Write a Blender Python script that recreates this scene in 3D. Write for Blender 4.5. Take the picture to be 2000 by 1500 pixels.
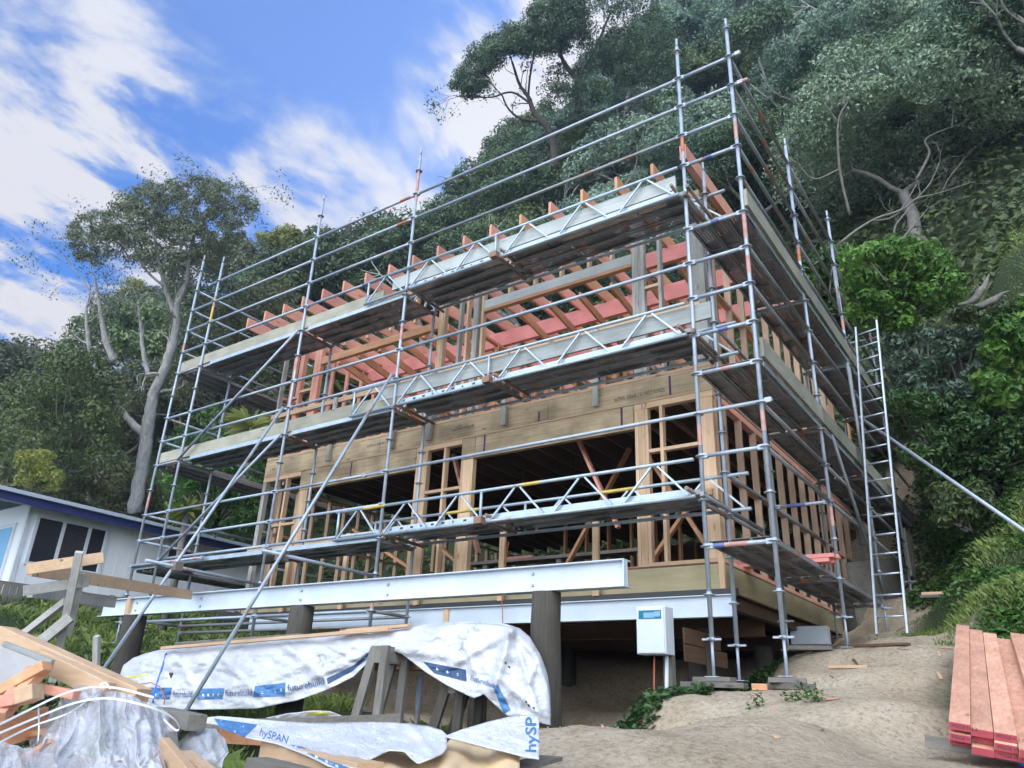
import bpy, math, random
from mathutils import Vector, Matrix, noise
R = math.radians
random.seed(7)
for o in list(bpy.data.objects): bpy.data.objects.remove(o)
SC = bpy.context.scene
COL = SC.collection
# ---------------------------------------------------------------- camera
YAW, PITCH, ROLL = R(-36.062), R(23.04), R(2.495)
CAM = Vector((2.331, -7.824, -1.178)); FPX = 1494.6
fw = Vector((math.sin(YAW)*math.cos(PITCH), math.cos(YAW)*math.cos(PITCH), math.sin(PITCH)))
rt0 = Vector((math.cos(YAW), -math.sin(YAW), 0)); up0 = rt0.cross(fw)
rt = math.cos(ROLL)*rt0 + math.sin(ROLL)*up0; up = -math.sin(ROLL)*rt0 + math.cos(ROLL)*up0
cd = bpy.data.cameras.new('camera'); cam = bpy.data.objects.new('camera', cd); COL.objects.link(cam)
cd.sensor_width = 36; cd.lens = 36*FPX/2000; cd.clip_start = .05; cd.clip_end = 3000
cam.matrix_world = Matrix(((rt.x, up.x, -fw.x, CAM.x), (rt.y, up.y, -fw.y, CAM.y), (rt.z, up.z, -fw.z, CAM.z), (0, 0, 0, 1)))
SC.camera = cam
SC.render.resolution_x = 1024; SC.render.resolution_y = 768
# ---------------------------------------------------------------- light
SUN_AZ, SUN_EL = R(14), R(36)          # low behind the bush hill, so the whole site lies in its shade
SC.view_settings.view_transform = 'Standard'; SC.view_settings.look = 'None'
SC.view_settings.exposure = 1.6; SC.view_settings.gamma = 1
W = bpy.data.worlds.new('World'); SC.world = W; W.use_nodes = True
def build_world():
    n = W.node_tree.nodes; l = W.node_tree.links; n.clear()
    def N(t, **k):
        q = n.new(t)
        for a, b in k.items(): setattr(q, a, b)
        return q
    def M(op, a, b=None, c=None, clamp=False):
        q = N('ShaderNodeMath', operation=op); q.use_clamp = clamp
        for i, v in enumerate((a, b, c)):
            if v is None: continue
            if isinstance(v, (int, float)): q.inputs[i].default_value = v
            else: l.new(v, q.inputs[i])
        return q.outputs[0]
    sky = N('ShaderNodeTexSky', sky_type='NISHITA'); sky.sun_disc = False
    sky.sun_elevation = SUN_EL; sky.sun_rotation = SUN_AZ; sky.air_density = 1.0; sky.dust_density = .3; sky.ozone_density = 3
    tc = N('ShaderNodeTexCoord'); sep = N('ShaderNodeSeparateXYZ'); l.new(tc.outputs['Generated'], sep.inputs[0])
    z = M('MAXIMUM', sep.outputs[2], .0)
    zz = M('ADD', z, .25)
    cx = M('DIVIDE', sep.outputs[0], zz); cy = M('DIVIDE', sep.outputs[1], zz)
    comb = N('ShaderNodeCombineXYZ'); l.new(cx, comb.inputs[0]); l.new(cy, comb.inputs[1])
    mp = N('ShaderNodeMapping'); l.new(comb.outputs[0], mp.inputs[0]); mp.inputs['Rotation'].default_value = (0, 0, R(-25)); mp.inputs['Scale'].default_value = (1.9, 1.1, 1); mp.inputs['Location'].default_value = (3.1, .7, 0)
    def NZ(scale, det, rough, dist):
        q = N('ShaderNodeTexNoise'); q.inputs['Scale'].default_value = scale; q.inputs['Detail'].default_value = det
        q.inputs['Roughness'].default_value = rough; q.inputs['Distortion'].default_value = dist; l.new(mp.outputs[0], q.inputs[0]); return q.outputs[0]
    fine = NZ(2.6, 10, .6, .25)
    nn = M('MULTIPLY', M('SUBTRACT', fine, .36), 4.6)
    dens = 0.0
    # cloud banks: (direction, angular radius, weight)
    for (u, v, rad, w) in CLOUDS:
        q = ((u-1000)/FPX*rt - (v-750)/FPX*up + fw).normalized()
        vm = N('ShaderNodeVectorMath', operation='DOT_PRODUCT'); l.new(tc.outputs['Generated'], vm.inputs[0]); vm.inputs[1].default_value = q
        d2 = M('SUBTRACT', 1, vm.outputs['Value'])
        g = M('POWER', 2.718, M('MULTIPLY', d2, -1/(rad*rad)))
        dens = M('ADD', dens, M('MULTIPLY', g, w*.8))
    dens = M('MULTIPLY', M('ADD', dens, .10), M('ADD', M('MULTIPLY', nn, 1.25), .05))
    # made-up bright cloud bank out of view behind the camera, lights the facade
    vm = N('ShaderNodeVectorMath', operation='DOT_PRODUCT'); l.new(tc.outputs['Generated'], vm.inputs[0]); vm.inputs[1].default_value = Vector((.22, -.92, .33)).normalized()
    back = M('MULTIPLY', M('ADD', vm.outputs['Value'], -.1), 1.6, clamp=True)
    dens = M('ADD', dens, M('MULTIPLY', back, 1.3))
    f = N('ShaderNodeMapRange', interpolation_type='SMOOTHSTEP'); l.new(dens, f.inputs[0]); f.inputs[1].default_value = .30; f.inputs[2].default_value = 1.5
    cr = N('ShaderNodeValToRGB'); l.new(f.outputs[0], cr.inputs[0])
    e = cr.color_ramp.elements; e[0].position = 0; e[0].color = (1.5, 1.85, 2.5, 1); e[1].position = 1; e[1].color = (2.75, 2.7, 2.8, 1)
    tint = N('ShaderNodeMixRGB', blend_type='MULTIPLY'); tint.inputs[0].default_value = 1; l.new(sky.outputs[0], tint.inputs[1]); tint.inputs[2].default_value = (.11, .41, .80, 1)
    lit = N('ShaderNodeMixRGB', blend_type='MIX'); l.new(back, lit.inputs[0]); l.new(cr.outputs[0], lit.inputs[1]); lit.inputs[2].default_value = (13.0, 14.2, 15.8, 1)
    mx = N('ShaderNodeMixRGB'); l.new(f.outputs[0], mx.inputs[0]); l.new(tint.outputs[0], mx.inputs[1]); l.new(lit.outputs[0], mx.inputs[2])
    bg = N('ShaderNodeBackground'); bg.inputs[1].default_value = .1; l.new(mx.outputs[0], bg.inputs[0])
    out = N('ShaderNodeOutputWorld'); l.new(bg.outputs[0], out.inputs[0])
CLOUDS = [(1150, 40, .10, .5), (60, 330, .10, .9), (0, 420, .16, .7), (250, 210, .10, .75), (400, 250, .09, .6), (120, 60, .12, .55), (330, 20, .09, .5), (600, 330, .09, .75),
          (640, 260, .05, .5), (560, 380, .10, .8), (40, 600, .10, .8), (150, 520, .07, .3), (930, 60, .12, .75), (850, 150, .07, .4), (880, 250, .07, .8), (1000, 280, .12, .9), (1200, 150, .2, .8),
          (500, 130, .13, -.6), (620, 60, .16, -.8), (760, 120, .10, -.6), (330, 400, .05, -.3), (60, 480, .05, -.3), (760, 260, .05, -.6), (130, 150, .04, -.3), (20, 200, .05, -.3)]
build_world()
sl = bpy.data.lights.new('sun', 'SUN'); sl.energy = 3.0; sl.angle = R(.5); sl.color = (1, .93, .8)
so = bpy.data.objects.new('sun', sl); COL.objects.link(so)
sd = Vector((math.sin(SUN_AZ)*math.cos(SUN_EL), math.cos(SUN_AZ)*math.cos(SUN_EL), math.sin(SUN_EL)))
so.rotation_euler = sd.to_track_quat('Z', 'Y').to_euler(); so.location = (0, 0, 40)
# ---------------------------------------------------------------- helpers
def ray(u, v): return rt*((u-1000)/FPX) - up*((v-750)/FPX) + fw
def at(u, v, ax, val):
    d = ray(u, v); i = 'xyz'.index(ax); return CAM + d*((val-CAM[i])/d[i])
def atd(u, v, d): return CAM + ray(u, v)*d
def obj(name, mesh, mat=None, parent=None):
    o = bpy.data.objects.new(name, mesh); COL.objects.link(o)
    if mat and not mesh.materials: mesh.materials.append(mat)
    if parent: o.parent = parent
    return o
def tag(o, label=None, cat=None, group=None, kind=None):
    if label: o['label'] = label
    if cat: o['category'] = cat
    if group: o['group'] = group
    if kind: o['kind'] = kind
    return o
def thing(name, loc, label, cat, group=None, kind=None):
    o = bpy.data.objects.new(name, None); COL.objects.link(o); o.location = loc; o.empty_display_size = .2
    return tag(o, label, cat, group, kind)
class MB:
    def __init__(s): s.v = []; s.f = []; s.mi = []; s.m = 0; s.sm = []
    def add(s, vs, fs, smooth=False):
        b = len(s.v); s.v += [tuple(q) for q in vs]
        for f in fs: s.f.append(tuple(b+i for i in f)); s.mi.append(s.m); s.sm.append(smooth)
        return s
    def box(s, a, b):
        x0, x1 = sorted((a[0], b[0])); y0, y1 = sorted((a[1], b[1])); z0, z1 = sorted((a[2], b[2]))
        return s.add([(x0,y0,z0),(x1,y0,z0),(x1,y1,z0),(x0,y1,z0),(x0,y0,z1),(x1,y0,z1),(x1,y1,z1),(x0,y1,z1)],
              [(0,3,2,1),(4,5,6,7),(0,1,5,4),(1,2,6,5),(2,3,7,6),(3,0,4,7)])
    def bar(s, a, b, w, h, upv=(0, 0, 1)):
        a = Vector(a); b = Vector(b); d = (b-a).normalized(); u = Vector(upv)
        if abs(d.dot(u)) > .99: u = Vector((0, 1, 0))
        sd_ = d.cross(u).normalized()*w/2; u = sd_.cross(d).normalized()*h/2
        vs = [p+q for p in (a, b) for q in (-sd_-u, sd_-u, sd_+u, -sd_+u)]
        return s.add(vs, [(0,3,2,1),(4,5,6,7),(0,1,5,4),(1,2,6,5),(2,3,7,6),(3,0,4,7)])
    def tube(s, a, b, r, n=8, r2=None, cap=True):
        return s.path([a, b], [r, r2 if r2 is not None else r], n, cap)
    def path(s, pts, rs, n=6, cap=True):
        pts = [Vector(p) for p in pts]
        if isinstance(rs, (int, float)): rs = [rs]*len(pts)
        base = len(s.v); ref = None
        for i, p in enumerate(pts):
            d = (pts[min(i+1, len(pts)-1)] - pts[max(i-1, 0)])
            d = d.normalized() if d.length > 1e-9 else Vector((0, 0, 1))
            if ref is None: ref = Vector((0, 0, 1)) if abs(d.z) < .9 else Vector((1, 0, 0))
            x = d.cross(ref)
            if x.length < 1e-5: x = d.orthogonal()
            x.normalize(); y = d.cross(x); ref = x.cross(d)*1.0
            for k in range(n):
                a = 2*math.pi*k/n; s.v.append(tuple(p + (x*math.cos(a)+y*math.sin(a))*rs[i]))
        for i in range(len(pts)-1):
            for k in range(n):
                s.f.append((base+i*n+k, base+(i+1)*n+k, base+(i+1)*n+(k+1) % n, base+i*n+(k+1) % n)); s.mi.append(s.m); s.sm.append(True)
        if cap:
            s.f.append(tuple(base+k for k in range(n))); s.mi.append(s.m); s.sm.append(False)
            e = base+(len(pts)-1)*n; s.f.append(tuple(e+n-1-k for k in range(n))); s.mi.append(s.m); s.sm.append(False)
        return s
    def disc(s, c, r, t=.01, n=10):
        c = Vector(c); return s.tube(c-Vector((0, 0, t/2)), c+Vector((0, 0, t/2)), r, n)
    def mesh(s, name, off=(0, 0, 0)):
        me = bpy.data.meshes.new(name); o = Vector(off)
        me.from_pydata([(x-o.x, y-o.y, z-o.z) for x, y, z in s.v], [], s.f)
        if any(s.mi): me.polygons.foreach_set('material_index', s.mi)
        me.polygons.foreach_set('use_smooth', s.sm); me.update(); return me
    def build(s, name, mat, parent=None, loc=None, bev=0):
        off = Vector(loc) if loc is not None else (parent_loc(parent) if parent else Vector((0, 0, 0)))
        me = s.mesh(name, off)
        for m in (mat if isinstance(mat, (list, tuple)) else [mat]): me.materials.append(m)
        o = obj(name, me, None, parent)
        if loc is not None and not parent: o.location = loc
        if bev:
            b = o.modifiers.new('bevel', 'BEVEL'); b.width = bev; b.segments = 2; b.limit_method = 'ANGLE'
        return o
def parent_loc(p):
    v = Vector((0, 0, 0))
    while p is not None: v += p.location; p = p.parent
    return v
# ---------------------------------------------------------------- materials
MT = {}
def mat_base(name):
    m = bpy.data.materials.new(name); m.use_nodes = True; nt = m.node_tree
    return m, nt, nt.nodes['Principled BSDF']
def NN(nt, t, ins=None, **k):
    q = nt.nodes.new(t)
    for a, b in k.items(): setattr(q, a, b)
    for a, b in (ins or {}).items():
        if hasattr(b, 'links'): nt.links.new(b, q.inputs[a])
        else: q.inputs[a].default_value = b
    return q
def ramp(nt, fac, stops):
    r = nt.nodes.new('ShaderNodeValToRGB'); nt.links.new(fac, r.inputs[0]); e = r.color_ramp.elements
    while len(e) < len(stops): e.new(.5)
    for q, (p, c) in zip(e, stops): q.position = p; q.color = (c[0], c[1], c[2], 1)
    return r.outputs[0]
def mixc(nt, f, a, b, mode='MIX'):
    q = nt.nodes.new('ShaderNodeMixRGB'); q.blend_type = mode
    for i, v in ((0, f), (1, a), (2, b)):
        if hasattr(v, 'links'): nt.links.new(v, q.inputs[i])
        else: q.inputs[i].default_value = v if i == 0 else (v[0], v[1], v[2], 1)
    return q.outputs[0]
def bump(nt, b, h, st=.3, dist=.01):
    q = NN(nt, 'ShaderNodeBump', {'Height': h, 'Strength': st, 'Distance': dist}); nt.links.new(q.outputs[0], b.inputs['Normal'])
def wood(name, c1, c2, axis='x', knots=(.18, .09, .04), rough=.75, dirt=0., var=.25):
    m, nt, b = mat_base(name); tc = NN(nt, 'ShaderNodeTexCoord'); oi = NN(nt, 'ShaderNodeObjectInfo')
    geo = NN(nt, 'ShaderNodeNewGeometry')
    ad = NN(nt, 'ShaderNodeVectorMath', {0: geo.outputs['Position']}, operation='ADD')
    rv = NN(nt, 'ShaderNodeMath', {0: oi.outputs['Random'], 1: 37.0}, operation='MULTIPLY'); nt.links.new(rv.outputs[0], ad.inputs[1])
    sc = {'x': (1.2, 22, 22), 'y': (22, 1.2, 22), 'z': (22, 22, 1.2)}[axis]
    mp = NN(nt, 'ShaderNodeMapping', {0: ad.outputs[0], 'Scale': sc})
    n1 = NN(nt, 'ShaderNodeTexNoise', {0: mp.outputs[0], 'Scale': 1.6, 'Detail': 5, 'Roughness': .6, 'Distortion': .6})
    n2 = NN(nt, 'ShaderNodeTexNoise', {0: ad.outputs[0], 'Scale': 2.3, 'Detail': 3})
    c = ramp(nt, n1.outputs[0], [(.3, c2), (.7, c1)])
    ksc = {'x': (2.2, 9, 9), 'y': (9, 2.2, 9), 'z': (9, 9, 2.2)}[axis]
    mk = NN(nt, 'ShaderNodeMapping', {0: ad.outputs[0], 'Scale': ksc})
    vo = NN(nt, 'ShaderNodeTexVoronoi', {0: mk.outputs[0], 'Scale': .8})
    kf = ramp(nt, vo.outputs[0], [(.05, (.85,)*3), (.13, (0,)*3)])
    c = mixc(nt, kf, c, knots)
    hv = ramp(nt, oi.outputs['Random'], [(0, (1-var,)*3), (1, (1+var*.35,)*3)])
    c = mixc(nt, 1, c, hv, 'MULTIPLY')
    st = ramp(nt, n2.outputs[0], [(.35, (.8-dirt, .79-dirt, .77-dirt)), (.65, (1, 1, 1))])
    c = mixc(nt, .8, c, st, 'MULTIPLY')
    nt.links.new(c, b.inputs['Base Color']); b.inputs['Roughness'].default_value = rough
    bump(nt, b, n1.outputs[0], .25, .004); MT[name] = m; return m
for ax in 'xyz':
    wood('pine_'+ax, (.76, .53, .34), (.62, .40, .24), ax)
    wood('pink_'+ax, (.80, .40, .28), (.68, .29, .21), ax, var=.2)
    wood('orange_'+ax, (.74, .40, .22), (.58, .28, .14), ax, var=.2)
    wood('grey_'+ax, (.26, .24, .21), (.16, .15, .13), ax, (.1, .09, .07), .85, .1)
    wood('green_'+ax, (.44, .37, .22), (.34, .28, .155), ax, (.09, .07, .03), .7)
wood('ash_z', (.52, .50, .46), (.38, .365, .34), 'z', (.15, .14, .12), .85, .1); wood('ash_x', (.52, .50, .46), (.38, .365, .34), 'x', (.15, .14, .12), .85, .1)
wood('lvl_x', (.74, .57, .36), (.50, .36, .21), 'x', (.14, .09, .05), .7, .34)
wood('lvl_y', (.74, .54, .36), (.56, .39, .25), 'y', (.14, .09, .05), .7, .12)
wood('stud_side', (.68, .47, .34), (.54, .34, .23), 'z', (.2, .1, .05), .75, .05, .3)
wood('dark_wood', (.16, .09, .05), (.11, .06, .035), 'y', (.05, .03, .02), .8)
wood('beam_pink', (.75, .27, .24), (.66, .22, .20), 'x', (.5, .12, .1), .6, 0, .1)
wood('lumber', (.84, .47, .32), (.62, .29, .19), 'y', (.35, .12, .06), .7, .08, .22)
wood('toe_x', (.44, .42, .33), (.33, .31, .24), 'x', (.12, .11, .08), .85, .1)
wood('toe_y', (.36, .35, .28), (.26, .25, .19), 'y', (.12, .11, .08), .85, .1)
wood('silver_x', (.50, .53, .52), (.38, .40, .39), 'x', (.2, .2, .19), .8, .1)
wood('pole', (.085, .075, .06), (.045, .042, .034), 'z', (.02, .018, .015), .9, .15)
def steel(name, base=(.50, .53, .56), rust=.12, rough=.42, metal=.75, scale=6, paint=None):
    m, nt, b = mat_base(name); geo = NN(nt, 'ShaderNodeNewGeometry')
    n1 = NN(nt, 'ShaderNodeTexNoise', {0: geo.outputs['Position'], 'Scale': scale, 'Detail': 6, 'Roughness': .65})
    n2 = NN(nt, 'ShaderNodeTexNoise', {0: geo.outputs['Position'], 'Scale': 1.7, 'Detail': 4, 'Roughness': .7})
    c = ramp(nt, n1.outputs[0], [(.3, tuple(x*.72 for x in base)), (.7, base)])
    rf = ramp(nt, n2.outputs[0], [(.66-rust, (0,)*3), (.74-rust*.5, (1,)*3)])
    c = mixc(nt, rf, c, paint or (.30, .16, .10))
    nt.links.new(c, b.inputs['Base Color'])
    b.inputs['Metallic'].default_value = metal; b.inputs['Roughness'].default_value = rough
    bump(nt, b, n1.outputs[0], .12, .003); MT[name] = m; return m
steel('galv', (.42, .48, .55), .07, .5, .35); steel('galv_old', (.30, .32, .33), .10, .55, .35)
steel('rusty', (.26, .22, .19), .22, .7, .4); steel('zinc', (.46, .54, .60), .02, .45, .4)
steel('alu', (.55, .60, .66), .0, .4, .6)
def plain(name, c, rough=.6, metal=0, noise_amt=.12, scale=8, bmp=.1, spec=None):
    m, nt, b = mat_base(name); geo = NN(nt, 'ShaderNodeNewGeometry')
    n1 = NN(nt, 'ShaderNodeTexNoise', {0: geo.outputs['Position'], 'Scale': scale, 'Detail': 5, 'Roughness': .6})
    cc = ramp(nt, n1.outputs[0], [(.3, tuple(x*(1-noise_amt) for x in c)), (.7, c)])
    nt.links.new(cc, b.inputs['Base Color']); b.inputs['Roughness'].default_value = rough; b.inputs['Metallic'].default_value = metal
    if spec is not None: b.inputs['Specular IOR Level'].default_value = spec
    if bmp: bump(nt, b, n1.outputs[0], bmp, .004)
    MT[name] = m; return m
plain('beam_paint', (.60, .67, .74), .34, 0, .14, 2.4, .03)
plain('white_paint', (.66, .70, .74), .45, 0, .08, 3, .02)
plain('orange_paint', (.55, .20, .11), .6, 0, .4); plain('yellow_paint', (.66, .48, .12), .55, 0, .35); plain('blue_paint', (.13, .17, .40), .6, 0, .4); plain('green_paint', (.10, .38, .28), .5)
plain('sticker_red', (.60, .32, .28), .6, 0, .4); plain('black', (.02, .02, .022), .5); plain('ink', (.06, .04, .06), .8); plain('ink_purple', (.10, .03, .12), .8)
plain('navy', (.03, .04, .16), .4); plain('house_white', (.82, .84, .88), .6, 0, .05, 1.5, .02); plain('roof_light', (.55, .62, .72), .4, .2)
plain('concrete', (.40, .43, .44), .85, 0, .25, 4, .2); plain('pvc', (.65, .70, .75), .3); plain('red_cable', (.5, .12, .06), .5)
plain('glass_dark', (.03, .03, .04), .06, 0, .1, 1, 0); plain('blue_glass', (.03, .20, .30), .08, 0, .1, 8, 0)
plain('tarp_blue', (.07, .20, .42), .45, 0, .25, 30, .05); plain('tarp_navy', (.03, .07, .16), .5, 0, .2, 20, .05); plain('tarp_text', (.08, .16, .34), .5, 0, .3, 30, 0); plain('tarp_yellow', (.70, .66, .10), .5)
plain('strap_blue', (.04, .15, .75), .4); plain('strap_white', (.80, .83, .86), .35, 0, .05)
plain('grey_board', (.40, .37, .35), .6, 0, .1); plain('paper', (.72, .52, .30), .6, 0, .12, 6, .15)
plain('band_pink', (.62, .12, .14), .5); plain('end_red', (.42, .06, .08), .6)
def deck_mat():
    m, nt, b = mat_base('deck'); geo = NN(nt, 'ShaderNodeNewGeometry')
    n1 = NN(nt, 'ShaderNodeTexNoise', {0: geo.outputs['Position'], 'Scale': 5, 'Detail': 6, 'Roughness': .7})
    c = ramp(nt, n1.outputs[0], [(.3, (.16, .15, .15)), (.7, (.34, .33, .34))])
    nt.links.new(c, b.inputs['Base Color']); b.inputs['Roughness'].default_value = .55; b.inputs['Metallic'].default_value = .5
    sp = NN(nt, 'ShaderNodeVectorMath', {0: geo.outputs['Position'], 1: (28, 28, 0)}, operation='MULTIPLY')
    fr = NN(nt, 'ShaderNodeVectorMath', {0: sp.outputs[0]}, operation='FRACTION')
    ds = NN(nt, 'ShaderNodeVectorMath', {0: fr.outputs[0], 1: (.5, .5, 0)}, operation='DISTANCE')
    hole = NN(nt, 'ShaderNodeMath', {0: ds.outputs['Value'], 1: .27}, operation='LESS_THAN')
    n3 = NN(nt, 'ShaderNodeTexNoise', {0: geo.outputs['Position'], 'Scale': 1.6, 'Detail': 1})
    nf = NN(nt, 'ShaderNodeMath', {0: n3.outputs[0], 1: .47}, operation='GREATER_THAN')
    ml = NN(nt, 'ShaderNodeMath', {0: hole.outputs[0], 1: nf.outputs[0]}, operation='MULTIPLY')
    inv = NN(nt, 'ShaderNodeMath', {0: 1.0, 1: ml.outputs[0]}, operation='SUBTRACT')
    nt.links.new(inv.outputs[0], b.inputs['Alpha']); MT['deck'] = m
deck_mat()
def leaf(name, dark, light, rough=.45, trans=.25, var=.42):
    m, nt, b = mat_base(name); oi = NN(nt, 'ShaderNodeObjectInfo'); geo = NN(nt, 'ShaderNodeNewGeometry')
    at_ = NN(nt, 'ShaderNodeAttribute', attribute_name='tone')
    c = ramp(nt, at_.outputs['Fac'], [(0, dark), (1, light)])
    hv = ramp(nt, oi.outputs['Random'], [(0, (1-var, 1-var*.8, 1-var)), (.5, (1, 1, 1)), (1, (1+var*.6, 1+var*.4, 1-var*.2))])
    c = mixc(nt, 1, c, hv, 'MULTIPLY'); nt.links.new(c, b.inputs['Base Color'])
    b.inputs['Roughness'].default_value = rough; b.inputs['Specular IOR Level'].default_value = .5
    if trans:
        tr = NN(nt, 'ShaderNodeBsdfTranslucent'); nt.links.new(c, tr.inputs[0])
        ms = NN(nt, 'ShaderNodeMixShader', {0: trans}); nt.links.new(b.outputs[0], ms.inputs[1]); nt.links.new(tr.outputs[0], ms.inputs[2])
        nt.links.new(ms.outputs[0], nt.nodes['Material Output'].inputs[0])
    MT[name] = m; return m
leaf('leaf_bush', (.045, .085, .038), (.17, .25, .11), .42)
leaf('leaf_pale', (.09, .15, .105), (.36, .47, .34), .38)  # leaf colour lightened to put lens glare on the right hillside
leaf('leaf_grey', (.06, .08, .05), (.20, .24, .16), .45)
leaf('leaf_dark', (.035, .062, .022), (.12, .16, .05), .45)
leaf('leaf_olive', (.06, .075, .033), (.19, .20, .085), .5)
leaf('leaf_bright', (.04, .11, .022), (.14, .29, .055), .45, .35)
leaf('leaf_yellow', (.10, .13, .03), (.30, .32, .08), .45, .35)
leaf('grass', (.06, .11, .025), (.24, .32, .08), .5, .3, .1)
leaf('leaf_ivy', (.022, .062, .015), (.075, .15, .035), .4, .2)
def bark(name, c1, c2):
    m, nt, b = mat_base(name); geo = NN(nt, 'ShaderNodeNewGeometry')
    mp = NN(nt, 'ShaderNodeMapping', {0: geo.outputs['Position'], 'Scale': (7, 7, 2.2)})
    n1 = NN(nt, 'ShaderNodeTexNoise', {0: mp.outputs[0], 'Scale': 1.6, 'Detail': 7, 'Roughness': .7})
    c = ramp(nt, n1.outputs[0], [(.3, c2), (.7, c1)]); nt.links.new(c, b.inputs['Base Color']); b.inputs['Roughness'].default_value = .9
    bump(nt, b, n1.outputs[0], .6, .03); MT[name] = m
bark('bark_pale', (.56, .53, .49), (.22, .21, .19)); bark('bark_dark', (.12, .10, .085), (.05, .045, .04)); bark('bark_mid', (.24, .22, .19), (.11, .10, .09))
#---SECTION-GROUND
# ---------------------------------------------------------------- ground
CP = [(2.3,-7.8,-2.75),(1.2,-6.9,-2.3),(3.4,-6.4,-2.2),(1.23,-4.6,-1.46),(1.9,-4.6,-1.42),(.58,-5.1,-1.50),(2.6,-4.2,-1.40),(.57,-2.4,-1.14),(1.5,-2.5,-1.38),(-.30,-3.2,-1.26),(.9,-.9,-.98),
      (0,0,-.90),(-.72,0,-.88),(-.8,-.9,-.95),(.1,1.2,-.66),(0,2.57,-.34),(.4,3.4,-.12),(1.0,1.0,-.62),(1.1,2.6,-.30),(.6,5.2,.12),(-.1,5.2,.05),(0,7.9,.85),(.1,9.4,1.35),(0,10.9,1.74),(-.5,3.5,-.35),
      (1.9,-1.7,-1.40),(1.6,-2.0,-1.40),(2.2,-2.1,-1.42),(1.6,1.7,-.55),(2.3,2.1,-.5),(2.8,1.2,-.5),(2.4,.4,-.95),(2.3,-.6,-1.2),(1.8,-.2,-1.08),(2.0,3.4,.55),(1.5,4.5,.75),(1.6,6.0,1.5),(2.4,7.5,2.6),(1.2,8.5,1.9),(1.3,11,2.6),(3.2,0,-.85),(4,3.5,1.0),(5,-3,-.9),(4.5,7.5,3.4),(3,10,3.9),
      (-1.05,-2.0,-1.7),(-1.3,-1.4,-1.75),(-1.9,-3.2,-1.95),(-1.2,-4.4,-1.72),(-1.4,0,-1.65),(-1.6,1.2,-1.7),(-2.5,-2.2,-1.95),(-4,-2.4,-2.0),(-6.5,-2.4,-1.95),(-4,1.5,-1.75),(-7,1.5,-1.3),(-3,4,-1.2),(-1.8,3.0,-.9),(-1.5,5,-.4),(-4,7,-.2),(-8,5,-.2),(-4,9.5,1.0),(-8,9.5,1.2),
      (-1,-5.6,-1.75),(-2.4,-5.2,-1.8),(-3.6,-4.2,-1.95),(-4.5,-5.5,-2.1),(-3,-7,-2.3),(-8.6,-3,-1.65),(-10,-1.5,-1.05),(-9.4,1.0,-.7),(-12,-1,-.55),(-12,3,-.1),(-13,-3.5,-.6),(-15,-1,.15),(-16.6,0,.55),(-18,4,.8),(-13,8,1.2),(-19,-5,.3),(-12,-7,-1.5),
      (0,13,3.2),(-6,13,3.0),(-14,14,2.6),(-26,10,2.2),(-30,-4,.8),(-30,-30,-3),(0,-16,-3.2),(0,-40,-4),(20,-20,-3),(12,-6,-.5),(10,4,3),(25,10,5)]
HT = [(-180,60,.1,0),(-115,44,.3,.1),(-90,36,.5,11),(-72,31,.70,15.5),(-64,26,1.0,22),(-56,23.5,1.1,26.5),(-48,21,1.15,28),(-40,17.5,1.3,37),(-30,15.5,1.5,56),(-20,14.5,1.6,78),(-5,13,1.6,90),(15,11,1.6,90),(40,11,1.3,80),(65,14,.9,40),(95,24,.5,15),(125,44,.3,.1),(180,60,.1,0)]
def hill(x, y):
    dx, dy = x, y+4; r = math.hypot(dx, dy); a = math.degrees(math.atan2(dx, dy))
    for i in range(len(HT)-1):
        if HT[i][0] <= a <= HT[i+1][0]: break
    t = (a-HT[i][0])/(HT[i+1][0]-HT[i][0]); f, k, c = [HT[i][j]+(HT[i+1][j]-HT[i][j])*t for j in (1, 2, 3)]
    s = k*(r-f)
    if s <= 0 or c <= 0: return 0
    return s/(1+(s/c)**4)**.25
def gz(x, y):
    sw = sz = 0
    for (a, b, c) in CP:
        d2 = (x-a)**2+(y-b)**2+.16; w = 1/(d2*d2); sw += w; sz += w*c
    z = sz/sw + hill(x, y)
    return z
def gzn(x, y):
    z = gz(x, y); z += .022*noise.noise(Vector((x*1.3, y*1.3, 0))) + .018*noise.noise(Vector((x*5, y*5, 3))) + .016*noise.noise(Vector((x*13, y*13, 8)))
    return z
def grassy(x, y):      # 1 grass, 0 dirt
    n = noise.noise(Vector((x*.9, y*.9, 5)))*.5+noise.noise(Vector((x*3, y*3, 9)))*.25
    def sm(v): return max(0, min(1, v))
    g = 0
    # right bank
    e = x - (1.15 if y < 0 else 1.05 if y < 3.4 else .55 if y < 6.5 else .3) 
    if y > -.2: g = sm((e + n*.5)*3)
    else: g = sm((x-2.9+n*.6)*2)
    if x < -1.6 and not (-9.5 < x < -1.2 and 1.0 < y < 9): g = max(g, sm((-x-1.5+n*1.2)*1.5))
    if y > 10.2 + n or x > 6: g = 1
    if x < -9.2: g = 1
    if -4.5 < x < -.7 and -7.5 < y < -2.8: g = min(g, .45+n)
    return max(0, min(1, g))
def axis_coords(lo, hi, step, far):
    c = []; v = lo
    while v <= hi+1e-6: c.append(v); v += step
    s = step; v = hi
    while v < far: s *= 1.08; v += s; c.append(v)
    s = step; v = lo; pre = []
    while v > -far: s *= 1.08; v -= s; pre.append(v)
    return pre[::-1]+c
gx = axis_coords(-8, 3.6, .09, 420); gy = axis_coords(-6.5, 9, .09, 420)
vs = []; tone = []
for y in gy:
    for x in gx: vs.append((x, y, gzn(x, y))); tone.append(grassy(x, y))
nx = len(gx)
fs = [(j*nx+i, j*nx+i+1, (j+1)*nx+i+1, (j+1)*nx+i) for j in range(len(gy)-1) for i in range(nx-1)]
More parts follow.
